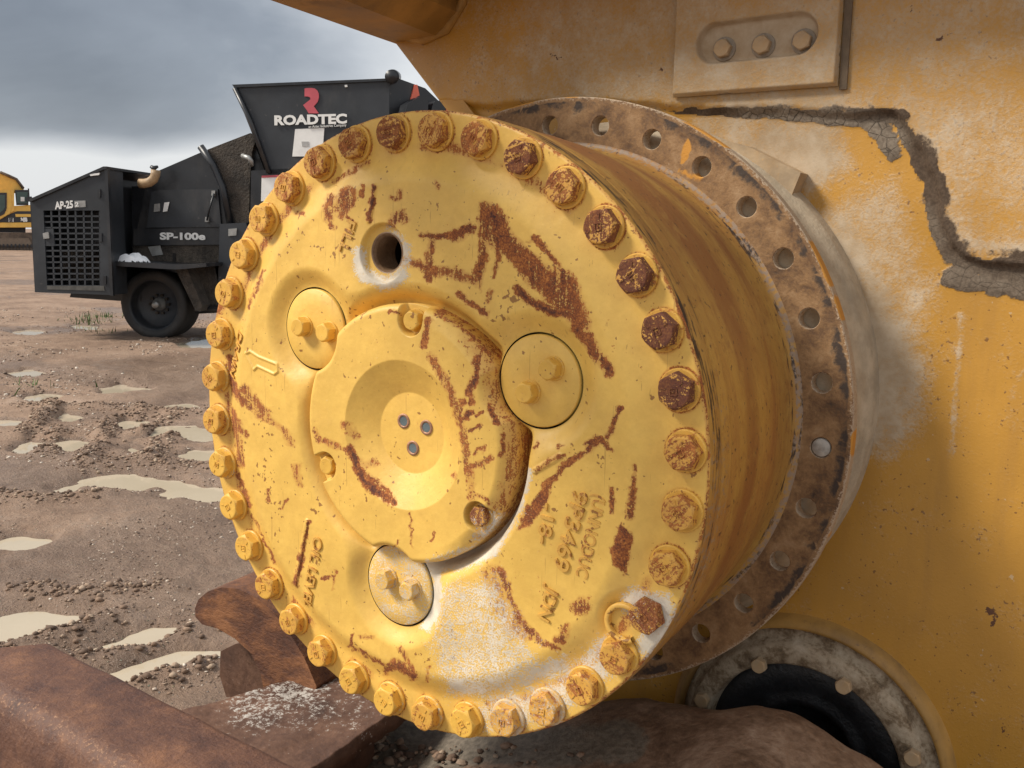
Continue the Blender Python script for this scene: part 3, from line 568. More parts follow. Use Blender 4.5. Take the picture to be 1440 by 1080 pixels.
pk = F0-R(12)*8; lathe('plug', [(.0125, 0), (.0125, -.004), (.0115, -.0055), (.0002, -.006)], 32, (FR*math.cos(pk), FY+.006, FR*math.sin(pk)+H), M['pale_steel'], flange)
# bolts
def hex_bolt_mesh(name, af, hgt, mat, mark=True, ch=.0035):
    rc = af/math.sqrt(3); ri = af/2*.97; V = []; F = []; seg = 48
    def ring(fun, y): b = len(V); V.extend([(fun(2*math.pi*i/seg)[0], y, fun(2*math.pi*i/seg)[1]) for i in range(seg)]); return b
    def hx(s):
        def f(a):
            m = (a % (math.pi/3))-math.pi/6; r = s*af/2/math.cos(m); return (r*math.cos(a), r*math.sin(a))
        return f
    def ci(r): return lambda a: (r*math.cos(a), r*math.sin(a))
    def topy(i):                           # chamfered corners
        m = ((2*math.pi*i/seg) % (math.pi/3))-math.pi/6; r = af/2/math.cos(m); return -hgt+ch*.9*(r-af/2)/(rc-af/2)+.0008
    b0 = ring(hx(1), 0); b1 = len(V)
    for i in range(seg): x, z = hx(1)(2*math.pi*i/seg); V.append((x, topy(i), z))
    b2 = ring(ci(ri), -hgt); b3 = ring(ci(ri*.92), -hgt-.0003); b4 = len(V); V.append((0, -hgt, 0))
    for p, q in ((b0, b1), (b1, b2), (b2, b3)):
        for i in range(seg): F.append((p+i, q+i, q+(i+1) % seg, p+(i+1) % seg))
    for i in range(seg): F.append((b3+i, b4, b3+(i+1) % seg))
    if mark:
        def bar(x0, z0, x1, z1, wd):
            d = np.array([x1-x0, z1-z0]); d /= np.linalg.norm(d); n = np.array([-d[1], d[0]])*wd/2; b = len(V)
            for y in (-hgt, -hgt-.0011):
                for p in ((x0, z0)+n, (x1, z1)+n, (x1, z1)-n, (x0, z0)-n): V.append((p[0], y, p[1]))
            F.extend([(b+4, b+5, b+6, b+7), (b, b+1, b+5, b+4), (b+1, b+2, b+6, b+5), (b+2, b+3, b+7, b+6), (b+3, b, b+4, b+7)])
        q = af*.105
        for s in ((-q, -q, q, -q), (q, -q, q, q), (q, q, -q, q), (-q, q, -q, -q), (0, -q, 0, q*.4)): bar(*s, .0012)
        for i in range(3):
            a = i*math.pi*2/3+.3; bar(af*.27*math.cos(a), af*.27*math.sin(a), af*.41*math.cos(a), af*.41*math.sin(a), .0014)
    me = bpy.data.meshes.new(name); me.from_pydata([tuple(v) for v in V], [], F); me.update(); me.materials.append(mat); return me
def washer_mesh(name, ri, ro, t, mat):
    pr = [(ri, 0), (ro, 0), (ro, -t*.7), (ro-t*.3, -t), (ri, -t)]; V = []; F = []; m = 40; q = len(pr)
    for i in range(m):
        a = 2*math.pi*i/m; V += [(r*math.cos(a), y, r*math.sin(a)) for r, y in pr]
    for i in range(m):
        for j in range(1, q-1): F.append((i*q+j, i*q+j+1, ((i+1) % m)*q+j+1, ((i+1) % m)*q+j))
    me = bpy.data.meshes.new(name); me.from_pydata(V, [], F); me.update(); me.materials.append(mat); return me
BM = hex_bolt_mesh('bolt', .0355, .0135, M['bolt']); WM = washer_mesh('washer', .012, .0232, .004, M['washer'])
B0 = R(94.38); RL = [.92, .74, .8, .98, .88, .98, 1.05, 1.05, 1.05, .84, .78, .72, .95, .74, .76, .72, .66, .55, .78, .5, .58, .74, .74, .7, .56, .5, .52, .72, .7, .68, .66, .68, .72, .82, .86, .9]
DL = {13: .2, 14: .25, 15: .6, 16: .6, 12: .35}
def put(name, me, parent, loc, roty=0, rust=None, dust=0., world=True):
    o = bpy.data.objects.new(name, me); COL.objects.link(o); o.parent = parent; o.location = loc; o.rotation_euler = (0, roty, 0)
    if rust is not None: o['rustlevel'] = float(rust); o['dustlevel'] = float(dust)
    return o
for i in range(36):
    a = B0-R(10)*i; yb = RIMY-.004 if i != 12 else RIMY-.001
    b = put('bolt', BM, hub, (.370*math.cos(a), yb, .370*math.sin(a)), random.uniform(0, 6.28), min(.7, RL[i]*.70-.06-(.13 if 16 < i < 33 else .03 if i > 8 else 0)), DL.get(i, 0.)*.65)
    if i != 12: put('washer', WM, b, (0, RIMY-yb-.0002, 0), 0, .12+.3*max(0, RL[i]-.6), (DL.get(i, 0)+(.3 if i in (26, 27, 18, 19, 28) else 0)))
lathe('lock_ring', [(.0235, .004), (.0235, -.006), (.0225, -.0075), (.0185, -.0075), (.0175, -.006), (.0175, .004)], 40, (LOCK[0]-.012, RIMY, LOCK[1]+H), M['letter'], hub, a0=R(55), a1=R(305), smooth=False)
# planet caps
CB = hex_bolt_mesh('cap_bolt', .0222, .0135, M['bolt'], False, .002); CW = washer_mesh('washer', .006, .0142, .0026, M['washer'])
capb = [((736, 553), (769, 520)), ((418, 460), (453, 468)), ((537, 817), (571, 832))]
for k, (a, b) in enumerate(PC):
    pc = lathe('planet_cap', [(CAPR, .02), (CAPR, CAPY+.0015), (CAPR-.0015, CAPY), (.03, CAPY-.0002), (.0003, CAPY-.0002)], 96, (a, 0, b+H), M['cover'], hub)
    me = pc.data; co = np.zeros(len(me.vertices)*3); me.vertices.foreach_get('co', co); co = co.reshape(-1, 3)
    at = me.attributes.new('dust', 'FLOAT', 'POINT'); at.data.foreach_set('value', np.full(len(co), .48 if k == 2 else (.0), np.float32))
    for q in capb[k]:
        p = onY(*q, CAPY-.015)
        o = put('cap_bolt', CB, pc, (p[0], CAPY-.0026, p[2]), random.uniform(0, 1), .05+.12*(k == 0), .5 if k == 2 else 0)
        bpy.context.view_layer.update()
    pc['lab'] = 1; del pc['lab']
    for o in list(pc.children):
        wv = put('washer', CW, pc, o.location+Vector((0, .0026, 0)), 0, .05, .6 if k == 2 else .25 if k == 0 else 0.)
# centre cap
CCY = -.0295; cbp = [onY(578, 451, -.027), onY(459, 655, -.027), onY(672, 727, -.027)]; cbp = [(p[0], p[2]-H) for p in cbp]
NT2, NR2 = 900, 190
th = np.linspace(0, 2*math.pi, NT2, endpoint=False); outl = np.full(NT2, .1635)
for (a, b) in PC:                           # scallops where the planet caps stand
    pr_, pa = math.hypot(a, b), math.atan2(b, a); q = pr_*np.cos(th-pa); disc = (CAPR+.0028)**2-(pr_*np.sin(th-pa))**2
    rin = np.where(disc > 0, q-np.sqrt(np.maximum(disc, 0)), 9); rin = np.where(rin > 0, rin, 9); outl = np.minimum(outl, rin)
for _ in range(6): outl = (np.roll(outl, 1)+2*outl+np.roll(outl, -1))/4
tt = np.concatenate([np.linspace(.002, .94, NR2-14), np.linspace(.944, 1, 14)])
RR2 = outl[:, None]*tt[None]; X = (RR2*np.cos(th)[:, None]).ravel(); Z = (RR2*np.sin(th)[:, None]).ravel(); r = np.hypot(X, Z); ed = (outl[:, None]*(1-tt[None])).ravel()
y = CCY+.021*np.clip((.0945-r)/.043, 0, 1)**1.0; y = np.where(r < .0515, CCY+.021+.0*r, y)
lo = .003; y = y+.0*lo
y += .010*(1-np.sqrt(np.clip(1-(1-np.clip(ed/.009, 0, 1))**2, 0, 1)))
th0 = np.arctan2(Z, X); y += .012*(1-sm(0, .02, ed))*sm(.2, .9, np.cos(th0-R(5)))
for (a, b) in cbp:
    d = np.hypot(X-a, Z-b); out_r = np.hypot(a, b); u = np.array([a, b])/out_r; along = (X-a)*u[0]+(Z-b)*u[1]; perp = np.abs(-(X-a)*u[1]+(Z-b)*u[0])
    dd = np.where(along > 0, np.minimum(perp, d), d); y = np.maximum(y, (CCY+.0145)*(1-sm(.0165, .0195, dd))+y*sm(.0165, .0195, dd))
y += .0007*(fbm(np.stack([X, Z], 1)*40, 3, 4)-.5)
CV = np.stack([X, y, Z+H], 1); n = len(CV); PX = proj(CV)
CR = [([(603, 452), (598, 475), (594, 488)], 5, .9), ([(673, 503), (670, 528), (660, 552)], 6.5, 1.12), ([(650, 565), (652, 568)], 6, 1.05), ([(664, 566)], 5, 1.05), ([(645, 575), (650, 590)], 4, .9), ([(656, 586), (664, 580)], 5, 1), ([(672, 585), (680, 580)], 3, .85), ([(660, 605), (678, 598)], 4, .85), ([(689, 572), (697, 592)], 5, 1.1), ([(708, 612), (706, 640)], 5, .9), ([(605, 500), (625, 535), (640, 570)], 6, .6), ([(640, 570), (650, 600), (656, 650), (666, 700)], 6, .62), ([(664, 655), (692, 644)], 5, .78), ([(668, 635), (682, 630)], 4, .7), ([(640, 670)], 6, .6), ([(666, 690), (690, 710)], 4, .6),
 ([(612, 438), (660, 468), (695, 505)], 5, .66), ([(488, 600), (500, 612)], 7, .62), ([(443, 605), (449, 619)], 4, .75), ([(457, 620), (487, 633)], 5, .72), ([(491, 630), (500, 652), (512, 674), (530, 690), (552, 706)], 6.5, 1.08), ([(510, 652), (524, 652)], 8, .55), ([(520, 672), (546, 690)], 6, .75), ([(548, 438), (562, 440)], 3.5, .9), ([(578, 722), (579, 770)], 2, .6), ([(555, 768), (560, 758)], 3, .7), ([(610, 748), (605, 760)], 2.5, .7)]
ru = paint(PX, CR); bv = (1-sm(.004, .022, ed)); ru = np.maximum(ru, .43*bv*sm(.4, .8, np.cos(th0-R(5)))); du = paint(PX, [([(672, 750), (700, 730)], 14, .7), ([(600, 790), (690, 760)], 7, .6)])
FF = grid_faces(NT2, NR2, True); CV = np.concatenate([CV, np.stack([outl*np.cos(th), np.full(NT2, .03), outl*np.sin(th)+H], 1)]); last = np.arange(NT2)*NR2+NR2-1
FF = np.concatenate([FF, np.stack([last, np.roll(last, -1), n+(np.arange(NT2)+1) % NT2, n+np.arange(NT2)], 1)])
ccap = mesh('centre_cap', CV, FF[:, ::-1].copy(), M['cover'], hub, True, {'rust': np.concatenate([ru, np.full(NT2, .6)]), 'dust': np.concatenate([du, np.zeros(NT2)])})
for k, (a, b) in enumerate(cbp): put('cap_bolt', CB, ccap, (a, CCY+.0145, b+H), random.uniform(0, 1), (.1, .15, .6)[k], (0, 0, .3)[k]); put('washer', CW, ccap, (a, CCY+.0145, b+H), 0, .1, (0, 0, .5)[k])
for q in ((568, 592), (600, 601), (581, 630)):
    p = onY(*q, CCY+.021); ti = lathe('threaded_insert', [(.0098, .001), (.0095, -.0014), (.0066, -.0014), (.0062, .0)], 28, (p[0], CCY+.021, p[2]), M['insert'], ccap); lathe('insert_bore', [(.0061, -.0008), (.003, -.0006), (.0002, -.0005)], 24, (p[0], CCY+.021, p[2]), M['blue'], ccap)
# fill port
fy = float(cover_y(np.array([FILL[0]+FILLR+.004]), np.array([FILL[1]]))[0]); fpr = [(.0262, 0), (.0245, -.0008), (.0236, .002)]
for i in range(8): fpr += [(.0234, .003+.0046*i), (.0208, .0053+.0046*i)]
fpr += [(.0225, .042)]; fpo = lathe('fill_port', fpr, 64, (FILL[0], fy, FILL[1]+H), M['thread'], hub, smooth=False)
lathe('port_cavity', [(.0225, .042), (.032, .06), (.032, .12), (.0003, .121)], 48, (FILL[0], fy, FILL[1]+H), M['hole_dark'], hub)
# raised cast lettering
def cast_text(body, p0, p1, size_px, xs=1., depth=.0024, bold=.0003):
    a, b = on_cover(*p0), on_cover(*p1); d = b-a; Lw = np.linalg.norm(d); dep = (a-CAM)@FW; size = size_px*dep/FPX
    o = text_mesh('raised_lettering', body, size, depth, M['letter'], cover, (0, 0, 0), (1, 0, 0), (0, 0, 1), 1, bold); me = o.data
    co = np.zeros(len(me.vertices)*3); me.vertices.foreach_get('co', co); co = co.reshape(-1, 3); wd = co[:, 0].max()-co[:, 0].min(); co[:, 0] = (co[:, 0]-co[:, 0].min())*Lw/wd
    X_ = np.array([d[0], 0, d[2]]); X_ /= np.linalg.norm(X_); Yd = np.array([-X_[2], 0, X_[0]])  # tops of letters
    if Yd[0] < 0: pass
    W = a+co[:, :1]*X_+co[:, 1:2]*Yd; yy = cover_y(W[:, 0], W[:, 2]-H); W[:, 1] = yy-co[:, 2]
    W[:, 0] = W[:, 0]; me.vertices.foreach_set('co', W.ravel()); me.update(); at = me.attributes.new('rust', 'FLOAT', 'POINT'); at.data.foreach_set('value', np.full(len(W), .26, np.float32)); return o
cast_text('FILL', (490, 308), (478, 353), 24); cast_text('DRAIN', (337, 464), (325, 524), 25); cast_text('OIL LEVEL', (443, 752), (430, 849), 24)
cast_text('9P3469', (808, 686), (779, 797), 34); cast_text('JDN', (771, 822), (757, 866), 28); cast_text('-18-', (764, 706), (757, 762), 30); cast_text('(UNNODUC', (836, 694), (810, 808), 27, depth=.001)

# ------------------------------------------------------------------ bulldozer case behind the hub
WY = .48
dozer = empty('bulldozer_body', (.5, WY+.6, .2), 'yellow bulldozer case wall caked with pale dust and dark mud', 'bulldozer')
def wpt(q, Y=WY): return onY(*q, Y)
q = [wpt(a, WY-.02)[[0, 2]] for a in ((965, 990), (1110, 893), (1310, 1070))]
def circ3(a, b, c):
    A_ = np.array([b-a, c-a])*2; return np.linalg.solve(A_, np.array([b@b-a@a, c@c-a@a]))
sc = circ3(*q); sr = np.linalg.norm(q[0]-sc)
SEALC, SEALR = sc, sr
xs = np.concatenate([np.arange(-.62, .78, .0034), np.linspace(.79, 2.4, 60)]); zs = np.concatenate([np.linspace(-.95, -.56, 20), np.arange(-.55, .70, .0034), np.linspace(.71, 1.3, 25)])
XX, ZZ = np.meshgrid(xs, zs, indexing='ij'); X = XX.ravel(); Z = ZZ.ravel()
PW = np.stack([X, np.full(len(X), WY), Z+H], 1); PX = proj(PW)
SEAM0 = [(900, 152), (1000, 158), (1110, 160), (1200, 168), (1262, 156), (1275, 190), (1305, 232), (1318, 275), (1322, 325), (1342, 356), (1380, 372), (1445, 380), (1600, 400)]
SEAM = SEAM0
for _ in range(3): SEAM = [SEAM[0]]+[tuple(np.array(a)*k+np.array(b)*(1-k)) for a, b in zip(SEAM[:-1], SEAM[1:]) for k in (.75, .25)]+[SEAM[-1]]
PX0 = PX; PX = PX+np.stack([(fbm(PX/30, 3, 301)-.5)*13, (fbm(PX/30, 3, 305)-.5)*13], 1)
panel = [(200, -600)]+[(200, 150)]+SEAM+[(3000, 500), (3000, -900)]
sdp = poly_sd(PX, panel)
jag = (fbm(PX/22, 4, 80)-.5)*9
y = WY-.013*(1-np.clip(sm(-9, 3, sdp), 0, 1)**.8)
dseam = polyline_d(PX, SEAM)
mudw = np.interp(PX[:, 0], [880, 1000, 1100, 1200, 1290, 1330, 1420, 1600], [3, 5, 8, 14, 17, 17, 20, 20])
below = np.where(sdp > 0, 1, .55)
mud = 1.02*(1-sm(.5, 1.25, (dseam+jag*.7)/(mudw*below)))*sm(880, 1010, PX[:, 0])
mud = np.maximum(mud, paint(PX, [([(1225, 180), (1240, 185), (1256, 212)], 15, 1.0), ([(1300, 225), (1318, 250), (1322, 280)], 13, .9), ([(1345, 392), (1400, 402), (1470, 402)], 20, 1.0), ([(1195, 156), (1210, 158)], 9, .75), ([(1262, 158), (1280, 165)], 10, .8)]))
mud = np.minimum(mud, 1.05); dry = np.clip(paint(PX, [([(1060, 165), (1150, 168), (1225, 185), (1252, 200)], 24, 1.0), ([(1340, 385), (1400, 402), (1460, 405)], 26, .5), ([(1300, 300), (1315, 340)], 14, .5)]), 0, 1)
y -= .0022*sm(.3, 1., mud)*(.6+.8*fbm(PX/14, 3, 82))
DW = [([(1085, 215), (1140, 215)], 60, 1.0), ([(1010, 185), (1080, 200)], 40, .8), ([(1230, 430), (1250, 520), (1240, 590)], 55, .95), ([(1180, 330), (1215, 400)], 48, .9), ([(1040, 150), (1180, 140)], 26, .8), ([(1345, 340), (1440, 352)], 14, .75), ([(1295, 170), (1312, 215)], 16, .8), ([(960, 60), (1200, 60)], 110, .5), ([(930, 20), (900, 140)], 40, .55), ([(1200, 0), (1290, 120)], 90, .42), ([(1390, 250), (1440, 300)], 70, .42), ([(1350, 440), (1345, 560), (1338, 640)], 5, .5), ([(1440, 520), (1420, 560)], 5, .35)]
DWP = [([(1150, 280), (1260, 250), (1290, 330), (1325, 420), (1290, 500), (1240, 640), (1210, 640), (1200, 430)], .58, 40), ([(650, 120), (900, 30), (960, 140), (850, 160), (700, 160)], .3, 40)]
PX = PX0; stain = .5*(1-sm(.6, 2.6, dseam/mudw)); mud = np.maximum(mud, stain*sm(880, 1010, PX[:, 0])); dustw = paint(PX, DW, DWP); dustw = np.maximum(dustw, .12+.42*sm(4, -14, sdp)*(.55+.45*sm(1600, 1250, PX[:, 0]))*sm(560, 900, PX[:, 0]+PX[:, 1]*.0+60))
rw = paint(PX, [([(1388, 858), (1400, 866)], 6, .85), ([(1420, 1000), (1410, 1060)], 12, .42), ([(1330, 960), (1360, 1010)], 18, .36), ([(1300, 780), (1310, 800)], 8, .4), ([(1415, 640), (1420, 700)], 10, .36), ([(1400, 868), (1393, 878)], 4, .8), ([(1330, 870), (1385, 858)], 2, .55), ([(780, 78), (795, 84)], 5, .6), ([(930, 100), (945, 105)], 4, .6), ([(1320, 60), (1340, 50)], 3.5, .7), ([(1280, 30), (1285, 10)], 3, .6)])
la, lb = wpt((556, 60), WY-.013)-[0, 0, H], wpt((632, 160), WY-.013)-[0, 0, H]
lineX = np.minimum(la[0]+(Z-la[2])*(lb[0]-la[0])/(lb[2]-la[2]), -.12); keep = X > lineX
keep &= ~(np.hypot(X-SEALC[0], Z+H-SEALC[1]) < SEALR-.07)
F = grid_faces(len(xs), len(zs)); F = F[keep[F].any(1)] ; F = F[~(np.hypot(X-SEALC[0], Z+H-SEALC[1]) < SEALR-.07)[F].any(1)]; X = np.maximum(X, lineX); uk, inv = np.unique(F.ravel(), return_inverse=True)
# straighten the cut edge
wall = mesh('side_wall', np.stack([X, y, Z+H], 1)[uk], inv.reshape(F.shape), M['wall'], dozer, True, {'mud': mud[uk], 'dry': dry[uk], 'dust': dustw[uk], 'rust': rw[uk]})
e1 = la+(lb-la)*(-.12-la[0])/(lb[0]-la[0]); e0 = la-(lb-la)*.6
prism('case_edge', [(e0[0], WY-.012, e0[2]+H), (e0[0]+.05, WY-.012, e0[2]+H), (e1[0]+.05, WY-.012, e1[2]+H), (e1[0], WY-.012, e1[2]+H)], (0, .05, 0), M['wall'], dozer)
# the rest of the case gives the wall its thickness
bm = bmesh.new(); add_box(bm, (1.25, WY+.45, H+.1), (1.15, 0, 0), (0, .4, 0), (0, 0, .95)); bm_obj('case_block', bm, M['wall'], dozer, bevel=.03)
# hatch with a recessed slot and three bolts
hx0, hx1 = wpt((953, 138))[0], wpt((1183, 125))[0]; hz0 = (wpt((953, 138))[2]+wpt((1183, 125))[2])/2
a, b = wpt((1015, 65)), wpt((1128, 52)); sc0 = np.array([a[0], a[2]]); sc1 = np.array([b[0], b[2]]); SR = .029
nx, nz_ = 190, 230; hx = np.linspace(hx0, hx1, nx); hz = np.linspace(hz0, hz0+.34, nz_); XX, ZZ = np.meshgrid(hx, hz, indexing='ij'); X = XX.ravel(); Z = ZZ.ravel()
ab = sc1-sc0; t = np.clip(((X-sc0[0])*ab[0]+(Z-sc0[1])*ab[1])/(ab@ab), 0, 1); d = np.hypot(X-sc0[0]-t*ab[0], Z-sc0[1]-t*ab[1])
edg = np.minimum(np.minimum(X-hx0, hx1-X), np.minimum(Z-hz0, hz0+.34-Z)); HY = WY-.013-.014
y = HY+.0125*(1-sm(SR-.004, SR+.002, d))+.010*(1-sm(0, .004, edg)); PXh = proj(np.stack([X, y, Z], 1))
y += .0006*(fbm(np.stack([X, Z], 1)*60, 3, 90)-.5)
dh = .5+.4*(1-sm(SR-.004, SR+.004, d))+.2*sm(hz0+.2, hz0, Z)
hatch = mesh('hatch_cover', np.stack([X, y, Z], 1), grid_faces(nx, nz_), M['wall'], dozer, True, {'dust': dh, 'mud': .45*(1-sm(0, .006, edg))})
hm = bpy.data.materials.get('dusty_paint')
HBm = hex_bolt_mesh('hatch_bolt', .0235, .011, hm, False, .0015); HWm = washer_mesh('washer', .008, .0175, .003, M['dusty_dark'])
for q in ((1016, 68), (1071, 63), (1128, 57)):
    p = wpt(q, HY+.004); o = put('hatch_bolt', HBm, hatch, (p[0], HY+.0108, p[2]), random.uniform(0, 1)); o.location = Vector((p[0], HY+.0100, p[2]))
    put('washer', HWm, hatch, (p[0], HY+.0128, p[2]))
for x0, x1, z0, z1 in ((hx1+.002, hx1+.012, hz0-.005, hz0+.34),):  # thin raised strip; the dark of a recessed groove is put into its colour
    prism('hatch_groove_strip', [(x0, WY-.015, z0), (x1, WY-.015, z0), (x1, WY-.015, z1), (x0, WY-.015, z1)], (0, -.003, 0), flat('groove_dark', (.13, .095, .062), .9, .3, 30), dozer, .001)
# cast boss behind the flange
lathe('cast_boss', [(.34, .3615), (.375, .365), (.389, .385), (.395, .40), (.3975, .405), (.4025, .42), (.407, .435), (.409, .437), (.4115, .450), (.4135, .453), (.4135, .458), (.4145, .466), (.416, WY+.004)], 240, HC+np.array([.037, 0, .016]), M['boss'], dozer)
prism('cast_bracket', [wpt(q, WY-.035) for q in ((975, 185), (1050, 205), (1126, 243), (1106, 292), (1075, 300), (1010, 245))], (0, .04, 0), M['dusty'], dozer, .006, 3)
# fender overhang and the beam under it
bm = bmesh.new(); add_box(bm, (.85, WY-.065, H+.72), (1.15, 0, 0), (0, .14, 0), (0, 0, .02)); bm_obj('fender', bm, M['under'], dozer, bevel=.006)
ez = wpt((558, 62))[2]; ex = wpt((558, 62))[0]
pA = onZ(380, 0, ez)
dirv = np.array([ex, WY])-pA[:2]; dirv /= np.linalg.norm(dirv); nrm = np.array([dirv[1], -dirv[0]]); A = np.array([ex, WY])+dirv*.02; B = np.array([ex, WY])-dirv*1.3
pts = []
for o_, z_ in ((0, 0), (.105, 0), (.15, .035), (.15, .16), (.0, .16), (-.012, .05), (-.012, .008)): p = B+nrm*o_; pts.append((p[0], p[1], ez+z_))
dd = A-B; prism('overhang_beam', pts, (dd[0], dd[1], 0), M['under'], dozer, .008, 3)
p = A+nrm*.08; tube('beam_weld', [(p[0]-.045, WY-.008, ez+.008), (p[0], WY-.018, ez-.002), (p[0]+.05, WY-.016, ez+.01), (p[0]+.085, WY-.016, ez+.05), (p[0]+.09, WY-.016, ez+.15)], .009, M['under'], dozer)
# pivot shaft seal
sc, sr = SEALC, SEALR
seal = lathe('seal_ring', [(sr+.012, .024), (sr+.008, .006), (sr, .0), (sr-.006, -.002), (sr-.010, -.016), (sr-.014, -.02), (sr-.038, -.022), (sr-.042, -.018), (sr-.046, .016)], 160, (sc[0], WY-.012, sc[1]), M['dusty_dark'], dozer)
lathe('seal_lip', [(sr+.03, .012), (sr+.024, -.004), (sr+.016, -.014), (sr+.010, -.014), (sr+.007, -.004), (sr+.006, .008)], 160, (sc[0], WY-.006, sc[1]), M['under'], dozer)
s = NT('seal_grime'); c = s.obj(); a = s.noise(c, 26, 9, .68, .4); b = s.noise(c, 180, 4)
s.done(s.ramp(s.math('ADD', s.math('MULTIPLY', a, .75), s.math('MULTIPLY', b, .25)), [(.33, (.065, .045, .028)), (.43, (.18, .125, .072)), (.52, (.34, .27, .185)), (.67, (.47, .39, .29))]), .85, s.bump(s.math('ADD', a, s.math('MULTIPLY', b, .3)), .7, .006)); seal.data.materials.clear(); seal.data.materials.append(s.m)
lathe('rubber_boot', [(sr-.044, .006), (sr-.052, .002), (sr-.064, .0), (sr-.078, .003), (sr-.09, .01), (sr-.10, .014), (sr-.108, .010), (sr-.118, .012), (sr-.122, .03), (sr-.13, .05), (.0005, .055)], 120, (sc[0], WY-.012, sc[1]), M['rubber'], seal)
SB = hex_bolt_mesh('seal_bolt', .021, .012, M['dusty'], False, .002)
for q_ in ((1067, 936), (1186, 965), (1283, 1066)):
    p = wpt(q_, WY-.04); put('seal_bolt', SB, seal, (p[0], WY-.033, p[2]), .3)
put('seal_bolt', SB, seal, (wpt((987, 985), WY-.04)[0], WY-.033, wpt((987, 985), WY-.04)[2]), .8)

# ------------------------------------------------------------------ track frame, beams and rusty castings under the hub
TOP = [(300, 1003), (380, 975), (470, 940), (560, 985), (640, 1000), (760, 996), (880, 994), (945, 1003), (1000, 1008), (1045, 998), (1085, 1000), (1115, 1012), (1165, 1046), (1235, 1082), (1300, 1150), (1400, 1230)]
tf = empty('track_roller_frame', (.1, .2, 0), 'rusty brown track roller frame casting under the yellow hub', 'track frame')
yc = .33; tp = np.array([onY(a, b, yc) for a, b in TOP]); xs = np.linspace(-.42, 1.1, 210); zt = np.interp(xs, tp[:, 0], tp[:, 2]); zt = np.where(xs < tp[4, 0], tp[4, 2]-.0*(tp[4, 0]-xs), zt)
for _ in range(4): zt = np.convolve(np.pad(zt, 2, mode='edge'), [.1, .2, .4, .2, .1], 'valid')
prof = [(-.10, -.75), (-.10, -.16), (-.09, -.10), (-.06, -.075), (.0, -.06), (.10, -.045), (.2, -.02), (.27, -.006), (.33, .0), (.37, -.008), (.40, -.03), (.415, -.07), (.42, -.75)]
pd = []
for (a, b), (c, d) in zip(prof[:-1], prof[1:]):
    m = max(1, int(math.hypot(c-a, d-b)/.012)); pd += [(a+(c-a)*i/m, b+(d-b)*i/m) for i in range(m)]
pd.append(prof[-1]); pd = np.array(pd)
XX = np.repeat(xs, len(pd)); YY = np.tile(pd[:, 0], len(xs)); ZZ = np.repeat(zt, len(pd))+np.tile(pd[:, 1], len(xs))
nn = fbm(np.stack([XX*7, YY*7, ZZ*7], 1), 4, 100); ZZ = ZZ+(nn-.5)*.03*(ZZ > .3); YY = YY+(nn-.5)*.015
ZZ = np.maximum(ZZ, .0)
V = np.stack([XX, YY, ZZ], 1); PX = proj(V)
md = paint(PX, [([(440, 1060), (560, 1050), (700, 1040), (800, 1050), (880, 1040)], 40, .9)])
fr_m = NT('muddy_casting'); c = fr_m.obj(); a = fr_m.noise(c, 8, 9, .66, .3); b = fr_m.noise(c, 90, 5)
v = fr_m.math('ADD', fr_m.math('MULTIPLY', a, .7), fr_m.math('MULTIPLY', b, .3)); col = fr_m.ramp(v, [(.35, (.07, .04, .026)), (.46, (.165, .1, .062)), (.55, (.27, .175, .115)), (.68, (.42, .31, .225))])
mm = fr_m.mr(fr_m.math('ADD', fr_m.attr('mud'), fr_m.math('MULTIPLY', fr_m.math('SUBTRACT', a, .5), 1.2)), .4, .6); col = fr_m.mix(mm, col, fr_m.mix(fr_m.mr(b, .3, .7), (.1, .082, .06), (.2, .165, .125)))
fr_m.done(col, fr_m.mr(a, .3, .7, .5, .8), fr_m.bump(fr_m.math('ADD', a, fr_m.math('MULTIPLY', b, .35)), .6, .012))
mesh('frame_casting', V, grid_faces(len(xs), len(pd)), fr_m.m, tf, True, {'mud': md})
prism('pivot_arm', [(sc[0]-.06, .40, sc[1]-.12), (sc[0]+.06, .40, sc[1]-.12), (sc[0]+.06, .40, sc[1]-.02), (sc[0]-.06, .40, sc[1]-.02)], (0, .1, 0), M['forged'], tf, .02)
# speckled sloping plate
pl = [onY(a, b, Y) for a, b, Y in ((286, 1004, .02), (330, 968, .1), (395, 945, .17), (470, 905, .24), (620, 985, .3), (660, 1085, .08), (430, 1085, -.03))]
pl = np.array(pl); n_ = np.linalg.svd(pl-pl.mean(0))[2][2]; n_ = n_ if n_[2] > 0 else -n_; c0 = pl.mean(0); pl = pl-np.outer((pl-c0)@n_, n_)
gu = np.linspace(0, 1, 70); e_ = (pl[6]-pl[3]); quad = [pl[0]-.16*(pl[3]-pl[0]), pl[3], pl[4], pl[6]+.3*(pl[6]-pl[4])]; U_, V_ = np.meshgrid(gu, gu, indexing='ij'); U_ = U_.ravel()[:, None]; V_ = V_.ravel()[:, None]
Q = (1-U_)*((1-V_)*quad[0]+V_*quad[1])+U_*((1-V_)*quad[3]+V_*quad[2]); Q = Q+np.outer((fbm(Q*22, 4, 110)-.5)*.012, n_)
PXp = proj(Q); dsp = paint(PXp, [([(360, 990), (420, 965), (465, 935)], 40, .56), ([(340, 1000), (430, 1000), (500, 1000)], 34, .34)])
sp = mesh('deck_plate', Q, grid_faces(70, 70), M['forged'], tf, True, {'dust': dsp})
so_ = sp.modifiers.new('thick', 'SOLIDIFY'); so_.thickness = .03; so_.offset = -1
bm = bmesh.new(); cp = Q.mean(0); add_box(bm, (cp[0]+.02, cp[1]+.02, cp[2]/2-.03), (.06, 0, 0), (0, .05, 0), (0, 0, cp[2]/2-.03)); bm_obj('deck_strut', bm, M['forged'], tf)
